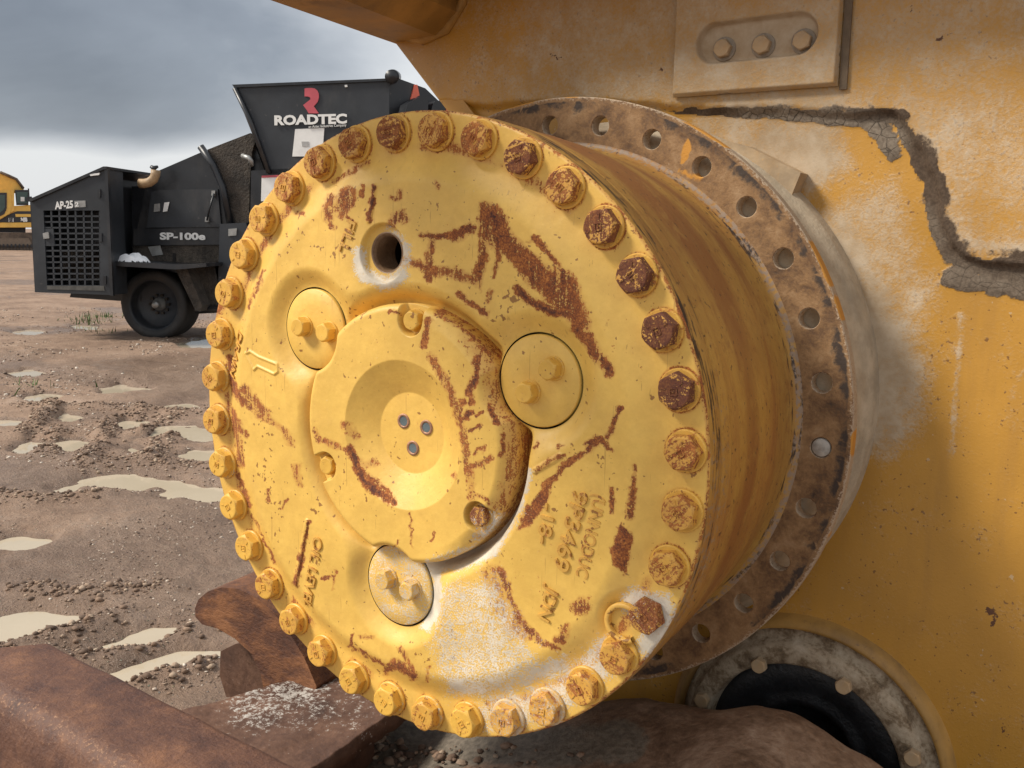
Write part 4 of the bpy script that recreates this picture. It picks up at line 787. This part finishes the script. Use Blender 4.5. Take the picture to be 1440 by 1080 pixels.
# bottom left: rolled steel beam
zb = H-.5
b0, b1, b2, b3 = onZ(73, 904, zb), onZ(427, 1080, zb), onZ(0, 964, zb), onZ(191, 1080, zb)
ax = (b1-b0); ax[2] = 0; ax /= np.linalg.norm(ax); side = np.array([ax[1], -ax[0], 0]); wd1 = max((b2-b0)@side, (b3-b0)@side)
steel = M['forged']
beam = empty('steel_beam', tuple(b0*[1, 1, 0]), 'long rusty steel beam with folded edge lying beside the hub', 'beam')
V = []; nL, st = 120, np.linspace(-.0, 1.15, 120)
pf = [(-.004, -.10), (-.004, -.012), (.004, -.002), (.012, .0), (wd1*.5, .003), (wd1-.01, .0), (wd1+.004, -.006), (wd1+.014, -.02), (wd1+.022, -.05), (wd1+.028, -.16), (wd1+.03, -.24), (wd1+.02, -.26), (-.004, -.26), (-.004, -.10)]
pfd = []
for (a, b), (c, d) in zip(pf[:-1], pf[1:]):
    m = max(1, int(math.hypot(c-a, d-b)/.01)); pfd += [(a+(c-a)*i/m, b+(d-b)*i/m) for i in range(m)]
start = (b0-b0)
for s_ in st:
    for o_, z_ in pfd:
        sk = .10*o_/wd1                          # the end is cut at a slant
        V.append(b0+ax*(s_-sk*(1-min(1, s_/1.1)))+side*o_+np.array([0, 0, z_]))
V = np.array(V); V[:, 2] += (fbm(V*14, 3, 120)-.5)*.006; np_ = len(pfd); FF = [tuple(f) for f in grid_faces(len(st), np_)]
FF += [(i*np_+np_-1, (i+1)*np_+np_-1, (i+1)*np_, i*np_) for i in range(len(st)-1)]; FF.append(tuple(range(np_))); FF.append(tuple((len(st)-1)*np_+i for i in range(np_))[::-1])
edgew = np.tile(np.array([1-min(1, abs(o_-wd1)/.03) if z_ > -.06 else 0 for o_, z_ in pfd]), len(st))
bmt = steel_rust('rolled_steel_rust', [(.32, (.035, .017, .013)), (.44, (.085, .036, .023)), (.55, (.135, .06, .034)), (.7, (.25, .115, .055))], 16, .64, 1.0, (1, 1, 1), dustcol=(.3, .17, .1))
mesh('beam_body', V, FF, bmt, beam, True, {'dust': edgew*.38})
for k, s_ in enumerate((.15, .6)):
    p = b0+ax*s_+side*wd1*.5; bm = bmesh.new(); add_box(bm, (p[0], p[1], (zb-.25)/2), (.05, 0, 0), (0, .05, 0), (0, 0, (zb-.25)/2)); bm_obj('beam_post', bm, steel, beam)
# curved torch-cut guard
YG = .16; out_ = [(274, 856), (279, 843), (292, 832), (312, 826), (335, 828), (360, 840), (385, 862), (408, 892), (428, 925), (445, 965)]; inn_ = [(440, 985), (405, 985), (372, 975), (366, 945), (352, 918), (330, 898), (306, 884), (284, 878), (275, 868)]
gp = [onY(a, b, YG) for a, b in out_+inn_]
gd = onplane(352, 803, onY(335, 828, YG), np.array([0, 0, 1.])); dv = gd-onY(335, 828, YG); dv[2] = 0
guard = tag(prism('curved_guard', gp, (0, .2, 0.012), M['torch'], None, .004), 'curved torch-cut rusty steel guard peeking out behind the hub', 'steel part')
blk = [onY(a, b, YG+.06) for a, b in ((310, 916), (330, 906), (350, 903), (372, 940), (380, 978), (350, 984), (318, 980), (309, 950))]
tag(prism('steel_block', blk, (0, .12, 0), M['forged'], None, .006), 'small rusty steel block beneath the curved guard', 'steel part')
gb = np.mean(gp, 0); bm = bmesh.new(); zz = min(p[2] for p in gp)
prism('guard_support', [(gp[12][0]-.02, YG+.08, 0.0), (gp[12][0]+.16, YG+.08, 0.0), (gp[12][0]+.16, YG+.08, zz+.02), (gp[12][0]-.02, YG+.08, zz+.02)], (0, .08, 0), M['forged'], tf)
# wet clods heaped on the frame
cl = []
for a, b, m, sg in ((480, 1050, 220, 34), (560, 1068, 110, 40), (650, 1062, 50, 50), (770, 1065, 40, 40)):
    for _ in range(m):
        p = onY(a+random.gauss(0, sg), b+random.gauss(0, 10), .12); i = np.argmin(np.abs(xs-p[0])); yy = random.uniform(.0, .22); z = np.interp(yy, pd[4:-4, 0], pd[4:-4, 1])+zt[i]; cl.append((p[0], yy, z))
cl = np.array(cl); pebbles('wet_clods', cl[:, :2], cl[:, 2]+.002, .005*np.exp(np.clip(rng.normal(0, .5, len(cl)), -1, .7)), cm.m, label='heap of wet dark clods on the track frame', cat='mud')

# ------------------------------------------------------------------ black paving machine across the yard
W0 = onZ(222, 478, 0); vdir = (W0-CAM)[:2]; vdir /= np.linalg.norm(vdir); rdir = np.array([vdir[1], -vdir[0]])
AN = R(25); ma = np.array([*(math.cos(AN)*rdir-math.sin(AN)*vdir), 0]); mn = np.array([*(-math.cos(AN)*vdir-math.sin(AN)*rdir), 0])   # along the side, and out of it
def mp_(q, t=0.): return onplane(q[0], q[1], W0+mn*t, mn)
pav = empty('paving_machine', tuple(W0), 'black road paving machine with tall hopper and grille box parked across the yard', 'paving machine')
blk = flat('black_paint', (.014, .016, .02), .36, .35, 2.2, dirt=(.085, .075, .065), dirtamt=.5, d=.01, bump=.08)
blk2 = flat('dull_black_paint', (.021, .025, .031), .48, .3, 1.6, dirt=(.09, .082, .075), dirtamt=.5, d=.01, bump=.08)
grimy = flat('asphalt_caked', (.045, .037, .03), .9, .6, 5, dirt=(.13, .105, .08), dirtamt=.8, d=.05, bump=.6)
white = flat('white_decal', (.75, .75, .73), .5, .06, 6, bump=.02); pink = flat('faded_red_decal', (.5, .085, .11), .5, .1, 5, bump=.02); orange = flat('orange_reflector', (.8, .16, .09), .4, .1, 5)
tan = flat('tan_pipe', (.36, .24, .13), .6, .25, 9, dirt=(.1, .06, .035)); gal = flat('bare_metal', (.32, .32, .31), .45, .2, 9, .6)
def pan(name, poly, t, dep, mat, parent=pav, bevel=.012): return prism(name, [mp_(q, t) for q in poly], -mn*dep, mat, parent, bevel)
# main bodies
hood = pan('engine_hood', [(205, 262), (216, 243), (290, 211), (352, 187), (372, 240), (380, 380), (330, 400), (189, 372), (186, 345), (193, 322)], -.2, 1.7, blk)
pan('bulkhead', [(185, 262), (222, 262), (222, 372), (185, 372)], -.35, 1.2, blk, pav)
pan('hood_door', [(213, 270), (224, 267), (306, 266), (311, 319), (206, 320)], -.165, .06, blk2, hood)
pan('name_panel', [(188, 322), (318, 321), (318, 344), (187, 345)], -.15, .07, blk, hood)
pan('lower_skirt', [(187, 346), (318, 345), (318, 372), (188, 370)], -.18, .06, grimy, hood)
pan('scuffed_plate', [(208, 347), (225, 345), (229, 358), (214, 360)], -.17, .012, gal, hood)
pan('skirt_slot', [(243, 356), (247, 356), (247, 371), (243, 371)], -.17, .012, M['hole_dark'], hood)
for q in ((300, 271), (291, 308)): pan('door_latch', [(q[0]-2.5, q[1]-3), (q[0]+2.5, q[1]-3), (q[0]+2, q[1]+4), (q[0]-3, q[1]+4)], -.12, .04, gal, hood)
tube('latch_rod', [mp_((301, 272), -.12), mp_((295, 292), -.12), mp_((291, 310), -.12)], .012, blk, hood)
pan('decal', [(231, 285), (238, 284), (235, 297), (229, 298)], -.135, .01, white, hood, 0)
pan('decal', [(217, 287), (225, 286), (225, 297), (216, 298)], -.145, .01, gal, hood, 0)
pan('conveyor_flap', [(292, 211), (300, 207), (352, 187), (361, 192), (354, 214), (351, 262), (350, 318), (334, 322), (326, 300), (312, 256)], -.12, .1, grimy, pav)
tube('flap_bar', [mp_((282, 206), -.08), mp_((300, 232), -.08), mp_((313, 262), -.08), mp_((324, 315), -.08)], .045, blk, pav)
pan('side_box', [(309, 315), (346, 313), (350, 330), (350, 420), (306, 420)], -.02, .5, blk2, pav)
pan('decal', [(321, 322), (333, 321), (332, 331), (321, 332)], -.0, .02, gal, pav, 0)
pan('control_cabinet', [(353, 240), (420, 236), (430, 420), (350, 420)], -.05, .9, blk, pav)
pan('decal', [(368, 247), (392, 246), (388, 282), (367, 283)], -.03, .02, white, pav, 0)
pan('decal_stripe', [(368, 247), (392, 246), (392, 249), (368, 250)], -.025, .02, pink, pav, 0)
tube('grab_handle', [mp_((341, 219), 0.), mp_((350, 222), 0.05), mp_((353, 226), .05), mp_((354, 232), 0.)], .03, gal, pav)
# chute and hopper
pan('conveyor_chute', [(361, 186), (378, 244), (420, 244), (470, 300), (352, 300), (352, 214)], -.25, 1.2, blk2, pav)
hop = pan('hopper', [(328, 121), (345, 122), (548, 112), (546, 230), (540, 330), (430, 300), (402, 246), (377, 245)], -.05, 2.2, blk2, pav)
pan('hopper_lip', [(326, 119), (548, 110), (548, 113.5), (330, 123)], -.02, .09, blk, hop)
tube('hopper_edge', [mp_((330, 124), -.02), mp_((352, 170), -.02), mp_((378, 243), -.02)], .03, blk, hop)
# turned wing at the right of the hopper
wa, wb = mp_((546, 112), -.06), mp_((546, 300), -.06); wn_ = mn*.8+ma*.6
def wq(q, off=0.): return onplane(q[0], q[1], wa+wn_*off/np.linalg.norm(wn_), wn_)
prism('hopper_wing', [wq((546, 112)), wq((554, 108)), wq((598, 124)), wq((634, 158)), wq((660, 200)), wq((660, 330)), wq((546, 330))], -wn_*.15, blk, pav, .01)
prism('reflector', [wq((583, 119), .02), wq((587, 119), .02), wq((590, 134), .02), wq((577, 142), .02)], -wn_*.02, orange, pav)
prism('reflector', [wq((629, 151), .02), wq((634, 157), .02), wq((634, 164), .02), wq((626, 160), .02)], -wn_*.02, orange, pav)
tube('tarp_roller', [mp_((551, 108), .1), mp_((553, 107), -.9), mp_((556, 108), -2.2)], .085, blk, pav, 20)
for (a, b, c_) in (((570, 158), (590, 136), (602, 134)), ((606, 158), (612, 142), (626, 140))):
    prism('guard_plate', [wq((a[0], a[1]), .3), wq((a[0]+3, a[1]-12), .3), wq(b, .3), wq(c_, .3), wq((c_[0], 160), .3)], -wn_*.2, blk, pav, .01)
pan('bolt_head', [(484.5, 119.5), (488, 119), (488.5, 122), (485, 122.5)], -.03, .03, white, hop, 0)
pan('manual_sheet', [(415, 181.5), (456, 180), (453, 220), (411, 220)], -.04, .02, white, hop, 0)
pan('sheet_mark', [(424, 199), (434, 199), (434, 206), (425, 206)], -.035, .02, flat('faded_print', (.4, .4, .39), .6), hop, 0)
LG = [(487, 200), (500, 197), (530, 196), (552, 200), (568, 213), (577, 232), (577, 258), (570, 284), (556, 301), (545, 312), (577, 357), (513, 357), (500, 335), (478, 305), (505, 284), (525, 268), (522, 256), (507, 250), (487, 250)]
pan('logo', [(320+a/4.5, 80+b/4.5) for a, b in LG], -.035, .02, pink, hop, 0)
def mtext(body, q0, q1, t, size_px, mat, parent, bold=0., name='lettering'):
    a, b = mp_(q0, t), mp_(q1, t); d = b-a; Lw = np.linalg.norm(d); size = size_px*((a-CAM)@FW)/FPX
    o = text_mesh(name, body, size, .004, mat, parent, (0, 0, 0), (1, 0, 0), (0, 0, 1), 1, bold*size); me = o.data
    co = np.zeros(len(me.vertices)*3); me.vertices.foreach_get('co', co); co = co.reshape(-1, 3); wd = co[:, 0].max()-co[:, 0].min(); X0 = (co[:, 0]-co[:, 0].min())*Lw/wd
    u = d/Lw; v = np.array([0, 0, 1.]); W = a+X0[:, None]*u+co[:, 1:2]*v+co[:, 2:3]*mn; me.vertices.foreach_set('co', W.ravel()); me.update(); return o
mtext('ROADTEC', (386, 175.5), (488, 173), -.03, 17.5, white, hop, .045)
mtext('an Astec Industries Company', (434, 180), (487, 177.5), -.03, 5.2, white, hop, 0)
mtext('SP-100e', (225, 336.5), (289, 337), -.14, 13, white, hood, .042)
# grille box
t0 = .62; GB = [(42, 281), (145, 236), (150, 236), (158, 415), (49, 411)]
box = pan('power_box', [(42, 281), (145, 236), (150, 236), (153, 300), (158, 415), (49, 411)], t0-.4, .9, flat('box_side_black', (.012, .013, .016), .45, .2, 2), pav, .01)
# door face round the opening
op = [(61, 296), (141, 296), (142, 401), (66, 401)]
for nm, pg in (('face_top', [(42, 281), (145, 236), (150, 236), (151.5, 296), (44.5, 296)]), ('face_side', [(44.5, 296), (61, 296), (66, 401), (48.7, 401)]), ('face_side', [(141, 296), (151.5, 296), (157, 401), (142, 401)]), ('face_bottom', [(48.7, 401), (157, 401), (158, 415), (49, 411)])):
    pan(nm, pg, t0, .4, blk2, box, 0)
pan('box_roof', [(41, 280), (145, 234), (150, 234), (150, 237.5), (145, 238.5), (42, 284)], t0+.03, 1.35, blk, box, .01)
pan('corner_post', [(147, 237), (151, 237), (159, 416), (154.5, 416)], t0+.02, .05, blk, box, .008)
bm = bmesh.new()
def lerp(a, b, t): return (a[0]+(b[0]-a[0])*t, a[1]+(b[1]-a[1])*t)
def bar2(qa, qb, wpx):
    a, b = mp_(qa, t0-.02), mp_(qb, t0-.02); u = (b-a)/2; hwid = wpx*14/FPX/2*.9; L_ = u/np.linalg.norm(u); v = np.cross(L_, mn); add_box(bm, (a+b)/2, u, v*hwid, mn*.012)
for i in range(1, 8): t = i/7.; bar2(lerp(op[0], op[1], t), lerp(op[3], op[2], t), 2.3)
for j in range(1, 13): t = j/13.; bar2(lerp(op[0], op[3], t), lerp(op[1], op[2], t), 2.1)
bm_obj('grille', bm, blk2, box)
pan('grille_blank', [(61, 322), (75, 322), (77, 346), (62, 346)], t0-.005, .03, blk2, box, 0)
pan('door_lock', [(60, 328), (68, 326), (69, 335), (61, 336)], t0+.02, .04, gal, box)
pan('painted_roof_glint', [(126, 245), (140, 243), (139, 246), (127, 247.5)], t0+.03, .02, white, box, 0)  # white plate painted in as a highlight on the black roof edge
for q in ((139, 272), (141, 334), (147, 394)): pan('hinge', [(q[0]-2, q[1]-6), (q[0]+2, q[1]-6), (q[0]+2, q[1]+6), (q[0]-2, q[1]+6)], t0+.015, .03, blk, box)
pan('worn_sill', [(66, 402), (146, 402), (147, 409), (66, 407)], t0+.006, .02, flat('worn_grey', (.07, .068, .062), .7, .4, 8, dirt=(.16, .15, .13)), box, 0)
mtext('AP-25', (77.5, 294), (103, 292), t0+.003, 14, white, box, .035)
pan('sticker', [(104.5, 282.5), (120, 282), (120.5, 291), (105, 292)], t0+.006, .01, gal, box, 0)
mtext('2', (105.5, 290.5), (111, 290), t0+.010, 8, white, box, .02)
# things seen dimly through the grille
tube('radiator_hose', [mp_((70, 385), t0-.25), mp_((90, 375), t0-.2), mp_((120, 360), t0-.2), mp_((140, 355), t0-.3)], .05, grimy, box)
pan('engine_block', [(72, 352), (140, 350), (140, 395), (90, 395), (85, 370)], t0-.3, .05, grimy, box)
# exhaust
tube('exhaust_pipe', [mp_((196, 258), .1), mp_((203, 258), .1), mp_((210, 256.5), .1), mp_((216, 252), .1), mp_((218.5, 246), .1), mp_((219, 239), .1)], .058, tan, pav, 16)
tube('rain_cap', [mp_((212, 234), .1), mp_((216, 237), .1), mp_((222, 234), .1)], [.02, .035, .015], blk, pav)
# fender and wheel
fz0 = mp_((200, 371), .45)[2]
fl, fr_ = mp_((161, 370), .05), mp_((288, 372), .05)
pan('fender_top', [(161, 367.5), (247, 372), (262, 371.5), (290, 370), (290, 375), (262, 378), (247, 379), (161, 374)], .5, 1.1, blk, pav, .006)
pan('fender_skirt', [(246, 377), (262, 376), (284, 430), (282, 438), (275, 437)], .3, .7, grimy, pav, .006)
pan('fender_panel', [(262, 376), (300, 374), (312, 432), (284, 434)], .02, .05, grimy, pav, .006)
tube('side_rail', [mp_((276, 436), .05), mp_((320, 434), .05), mp_((380, 432), .05)], .05, blk, pav)
pan('under_frame', [(100, 411), (200, 414), (200, 424), (165, 423), (98, 418)], -.2, 1., blk, pav)
pan('axle_beam', [(170, 372), (330, 372), (330, 432), (170, 428)], -.55, .5, M['hole_dark'], pav)
wc = mp_((215.5, 429), 0.); wr = (W0[2]*0 + wc[2])
def wlathe(name, prof, seg, mat, parent):          # lathe about the wheel axis (mn), offset measured inwards
    V = []; F = []
    for i in range(seg):
        a = 2*math.pi*i/seg
        for r, o in prof: V.append(wc+ma*r*math.cos(a)+np.array([0, 0, 1.])*r*math.sin(a)-mn*o)
    q = len(prof)
    for i in range(seg):
        for j in range(q-1): F.append((i*q+j, i*q+j+1, ((i+1) % seg)*q+j+1, ((i+1) % seg)*q+j))
    return mesh(name, V, F, mat, parent, True)
tyrem = flat('tyre_rubber', (.02, .02, .021), .65, .3, 5, dirt=(.06, .052, .045), dirtamt=.5, d=.01)
wheel = wlathe('wheel', [(wr*.72, .02), (wr*.74, .0), (wr*.9, -.0), (wr*.965, .015), (wr, .05), (wr, .42), (wr*.96, .46), (wr*.7, .47)], 72, tyrem, pav)
wlathe('rim', [(wr*.745, .004), (wr*.70, .012), (wr*.68, .05), (wr*.66, .16), (wr*.62, .2), (wr*.2, .21), (.0005, .21)], 64, blk2, wheel)
wlathe('hub_cap', [(wr*.19, .205), (wr*.18, .15), (wr*.12, .14), (wr*.115, .06), (wr*.09, .045), (.0005, .044)], 32, gal, wheel)
for i in range(10):
    a = i*math.pi/5; c = wc+(ma*math.cos(a)+np.array([0, 0, 1.])*math.sin(a))*wr*.265-mn*.19; bm = bmesh.new(); add_box(bm, c, ma*.017, np.array([0, 0, .017]), mn*.025); bm_obj('lug_nut', bm, grimy, wheel, bevel=.005)
bm = bmesh.new()
# unseen far running gear so the machine stands on the ground
for s_ in (2.2, 4.2):
    c = W0+ma*s_-mn*.9; add_box(bm, (c[0], c[1], .3), ma*.5, mn*.5, (0, 0, .3))
bm_obj('track_unit', bm, blk, pav)
# white sheet of snow on the fender
V = []; sw = [mp_((163, 369), .36), mp_((210, 370), .36)]; ctr = mp_((187, 369), .34); 
NN = 26; uu = np.linspace(-1, 1, NN); U_, V_ = np.meshgrid(uu, uu, indexing='ij'); ra = np.hypot(U_, V_).ravel(); hh = .105*np.clip(1-ra**2, 0, 1)**.7; hw_ = np.linalg.norm(sw[1]-sw[0])/2
lump = fbm(np.stack([U_.ravel()*3, V_.ravel()*3], 1), 3, 130); P = ctr+np.outer(U_.ravel()*hw_, ma)+np.outer(V_.ravel()*.13, mn); P[:, 2] = mp_((187, 369.3), .5)[2]+.0+hh*(.6+.8*lump)
k = ra <= 1.02; F = grid_faces(NN, NN); F = F[k[F].all(1)]; uk, inv = np.unique(F.ravel(), return_inverse=True)
tag(mesh('snow_patch', P[uk], inv.reshape(F.shape), flat('snow', (.82, .83, .85), .7, .04, 12), None, True), 'small white heap of snow on the black wheel fender', 'snow')

# ------------------------------------------------------------------ yellow excavator far behind
E0 = onZ(20, 352, 0); ev = (E0-CAM)[:2]; ed_ = np.linalg.norm(ev); ev /= ed_; er = np.array([ev[1], -ev[0], 0]); en_ = np.array([-ev[0], -ev[1], 0])
def ep(q, t=0.): return onplane(q[0], q[1], E0+en_*t, en_)
exc = empty('excavator', tuple(E0), 'yellow crawler excavator far off behind the black machine', 'excavator')
ey = flat('excavator_yellow', (.78, .46, .09), .45, .12, 1.2, dirt=(.3, .2, .1)); eg = flat('cab_glass', (.05, .085, .075), .15, .2, 1); ek = flat('dark_stripe', (.03, .028, .032), .5); et = flat('muddy_track', (.13, .095, .07), .9, .4, 3, dirt=(.05, .035, .03), dirtamt=.7)
def ex(name, poly, t, dep, mat, parent=exc, bevel=.03): return prism(name, [ep(q, t) for q in poly], -en_*dep, mat, parent, bevel)
bd = ex('upper_body', [(-120, 290), (12, 290), (30, 289), (46, 288), (60, 290), (60, 320), (-120, 320)], 0, 2.6, ey)
cabm = ex('cab', [(-20, 318), (-20, 268), (14, 267), (17, 290), (14, 300), (0, 308)], .25, 1.6, ey)
ex('window', [(-16, 303), (-16, 271), (9.5, 271), (9.5, 293), (6, 301), (0, 304)], .3, .06, ek, cabm, 0)
ex('pane', [(-14, 302), (-14, 274), (7, 274), (7, 292), (4, 296), (-2, 301)], .33, .04, eg, cabm, 0)
ex('cab_pillar', [(14.5, 266), (20, 265), (20, 296), (15, 299)], .2, 1.5, ey)
ex('rear_window', [(21, 267), (40, 267), (40, 288), (23, 288)], .12, 1.2, ek); ex('pane', [(23, 270), (39, 270), (39, 286), (24, 286)], .16, .04, eg)
ex('window_sticker', [(29, 277), (34.5, 277), (34.5, 283), (29, 283)], .2, .03, white)
ex('mirror', [(36, 278), (44, 276), (47, 280), (44, 284), (37, 283)], .5, .2, ek); ex('mirror_post', [(39, 265), (41, 265), (42, 280), (40, 280)], .4, .06, ek)
ex('boom', [(-160, 290), (-90, 250), (-40, 238), (-5, 241), (12, 246), (25, 256), (34, 265), (30, 272), (-20, 268), (-60, 280)], -.9, .7, ey)
tube('boom_hose', [ep((0, 242), -.8), ep((12, 247), -.8), ep((23, 252), -.8), ep((33, 265), -.8)], .09, et, exc)
ex('dark_stripe', [(-60, 313), (0, 309), (14, 301), (24, 297), (46, 297), (46, 312.5), (-60, 313)], .04, .1, ek, bd, 0)
ex('yellow_rail', [(21.5, 301), (46, 301), (46, 305), (22, 305)], .1, .1, ey, bd, 0)
ex('lower_rail', [(-60, 314), (46, 313), (46, 319.5), (-60, 320)], .12, .2, ey, bd)
def etext(body, q0, q1, size_px, mat):
    a, b = ep(q0, .13), ep(q1, .13); d = b-a; Lw = np.linalg.norm(d); o = text_mesh('lettering', body, size_px*ed_/FPX, .01, mat, bd, (0, 0, 0), (1, 0, 0), (0, 0, 1), 1, .03); me = o.data
    co = np.zeros(len(me.vertices)*3); me.vertices.foreach_get('co', co); co = co.reshape(-1, 3); X0 = (co[:, 0]-co[:, 0].min())*Lw/(co[:, 0].max()-co[:, 0].min())
    me.vertices.foreach_set('co', (a+X0[:, None]*d/Lw+co[:, 1:2]*np.array([0, 0, 1.])+co[:, 2:3]*en_).ravel()); me.update()
ex('badge', [(12, 306.5), (19, 306.5), (19, 312.3), (12, 312.3)], .12, .05, white, bd, 0)
etext('CAT', (12.8, 311.6), (18.3, 311.6), 5.5, ek); etext('345B', (29.3, 311.5), (38.7, 311.2), 6.2, white)
ex('turntable', [(-30, 320), (36, 320), (36, 327), (-30, 327)], -.6, 1.6, ek)
tr = ex('track', [(-110, 333), (-100, 328), (44, 327), (56, 332), (58, 343), (50, 351.5), (-100, 352), (-112, 346)], .1, .7, et)
ex('track_frame', [(-95, 336), (40, 335), (46, 345), (-95, 346)], .16, .1, flat('frame_mud', (.2, .15, .11), .9), tr)
for i in range(13): x = -4+i*4.6; ex('track_shoe', [(x, 348.5), (x+3.4, 348.5), (x+3.4, 352.2), (x, 352.2)], .2, .7, et, tr, 0)
for i in range(9): x = -2+i*5.6; ex('track_roller', [(x, 344), (x+1.4, 342.8), (x+2.8, 344), (x+2.8, 347), (x+1.4, 348.3), (x, 347)], .22, .1, ek, tr, 0)
bm = bmesh.new()
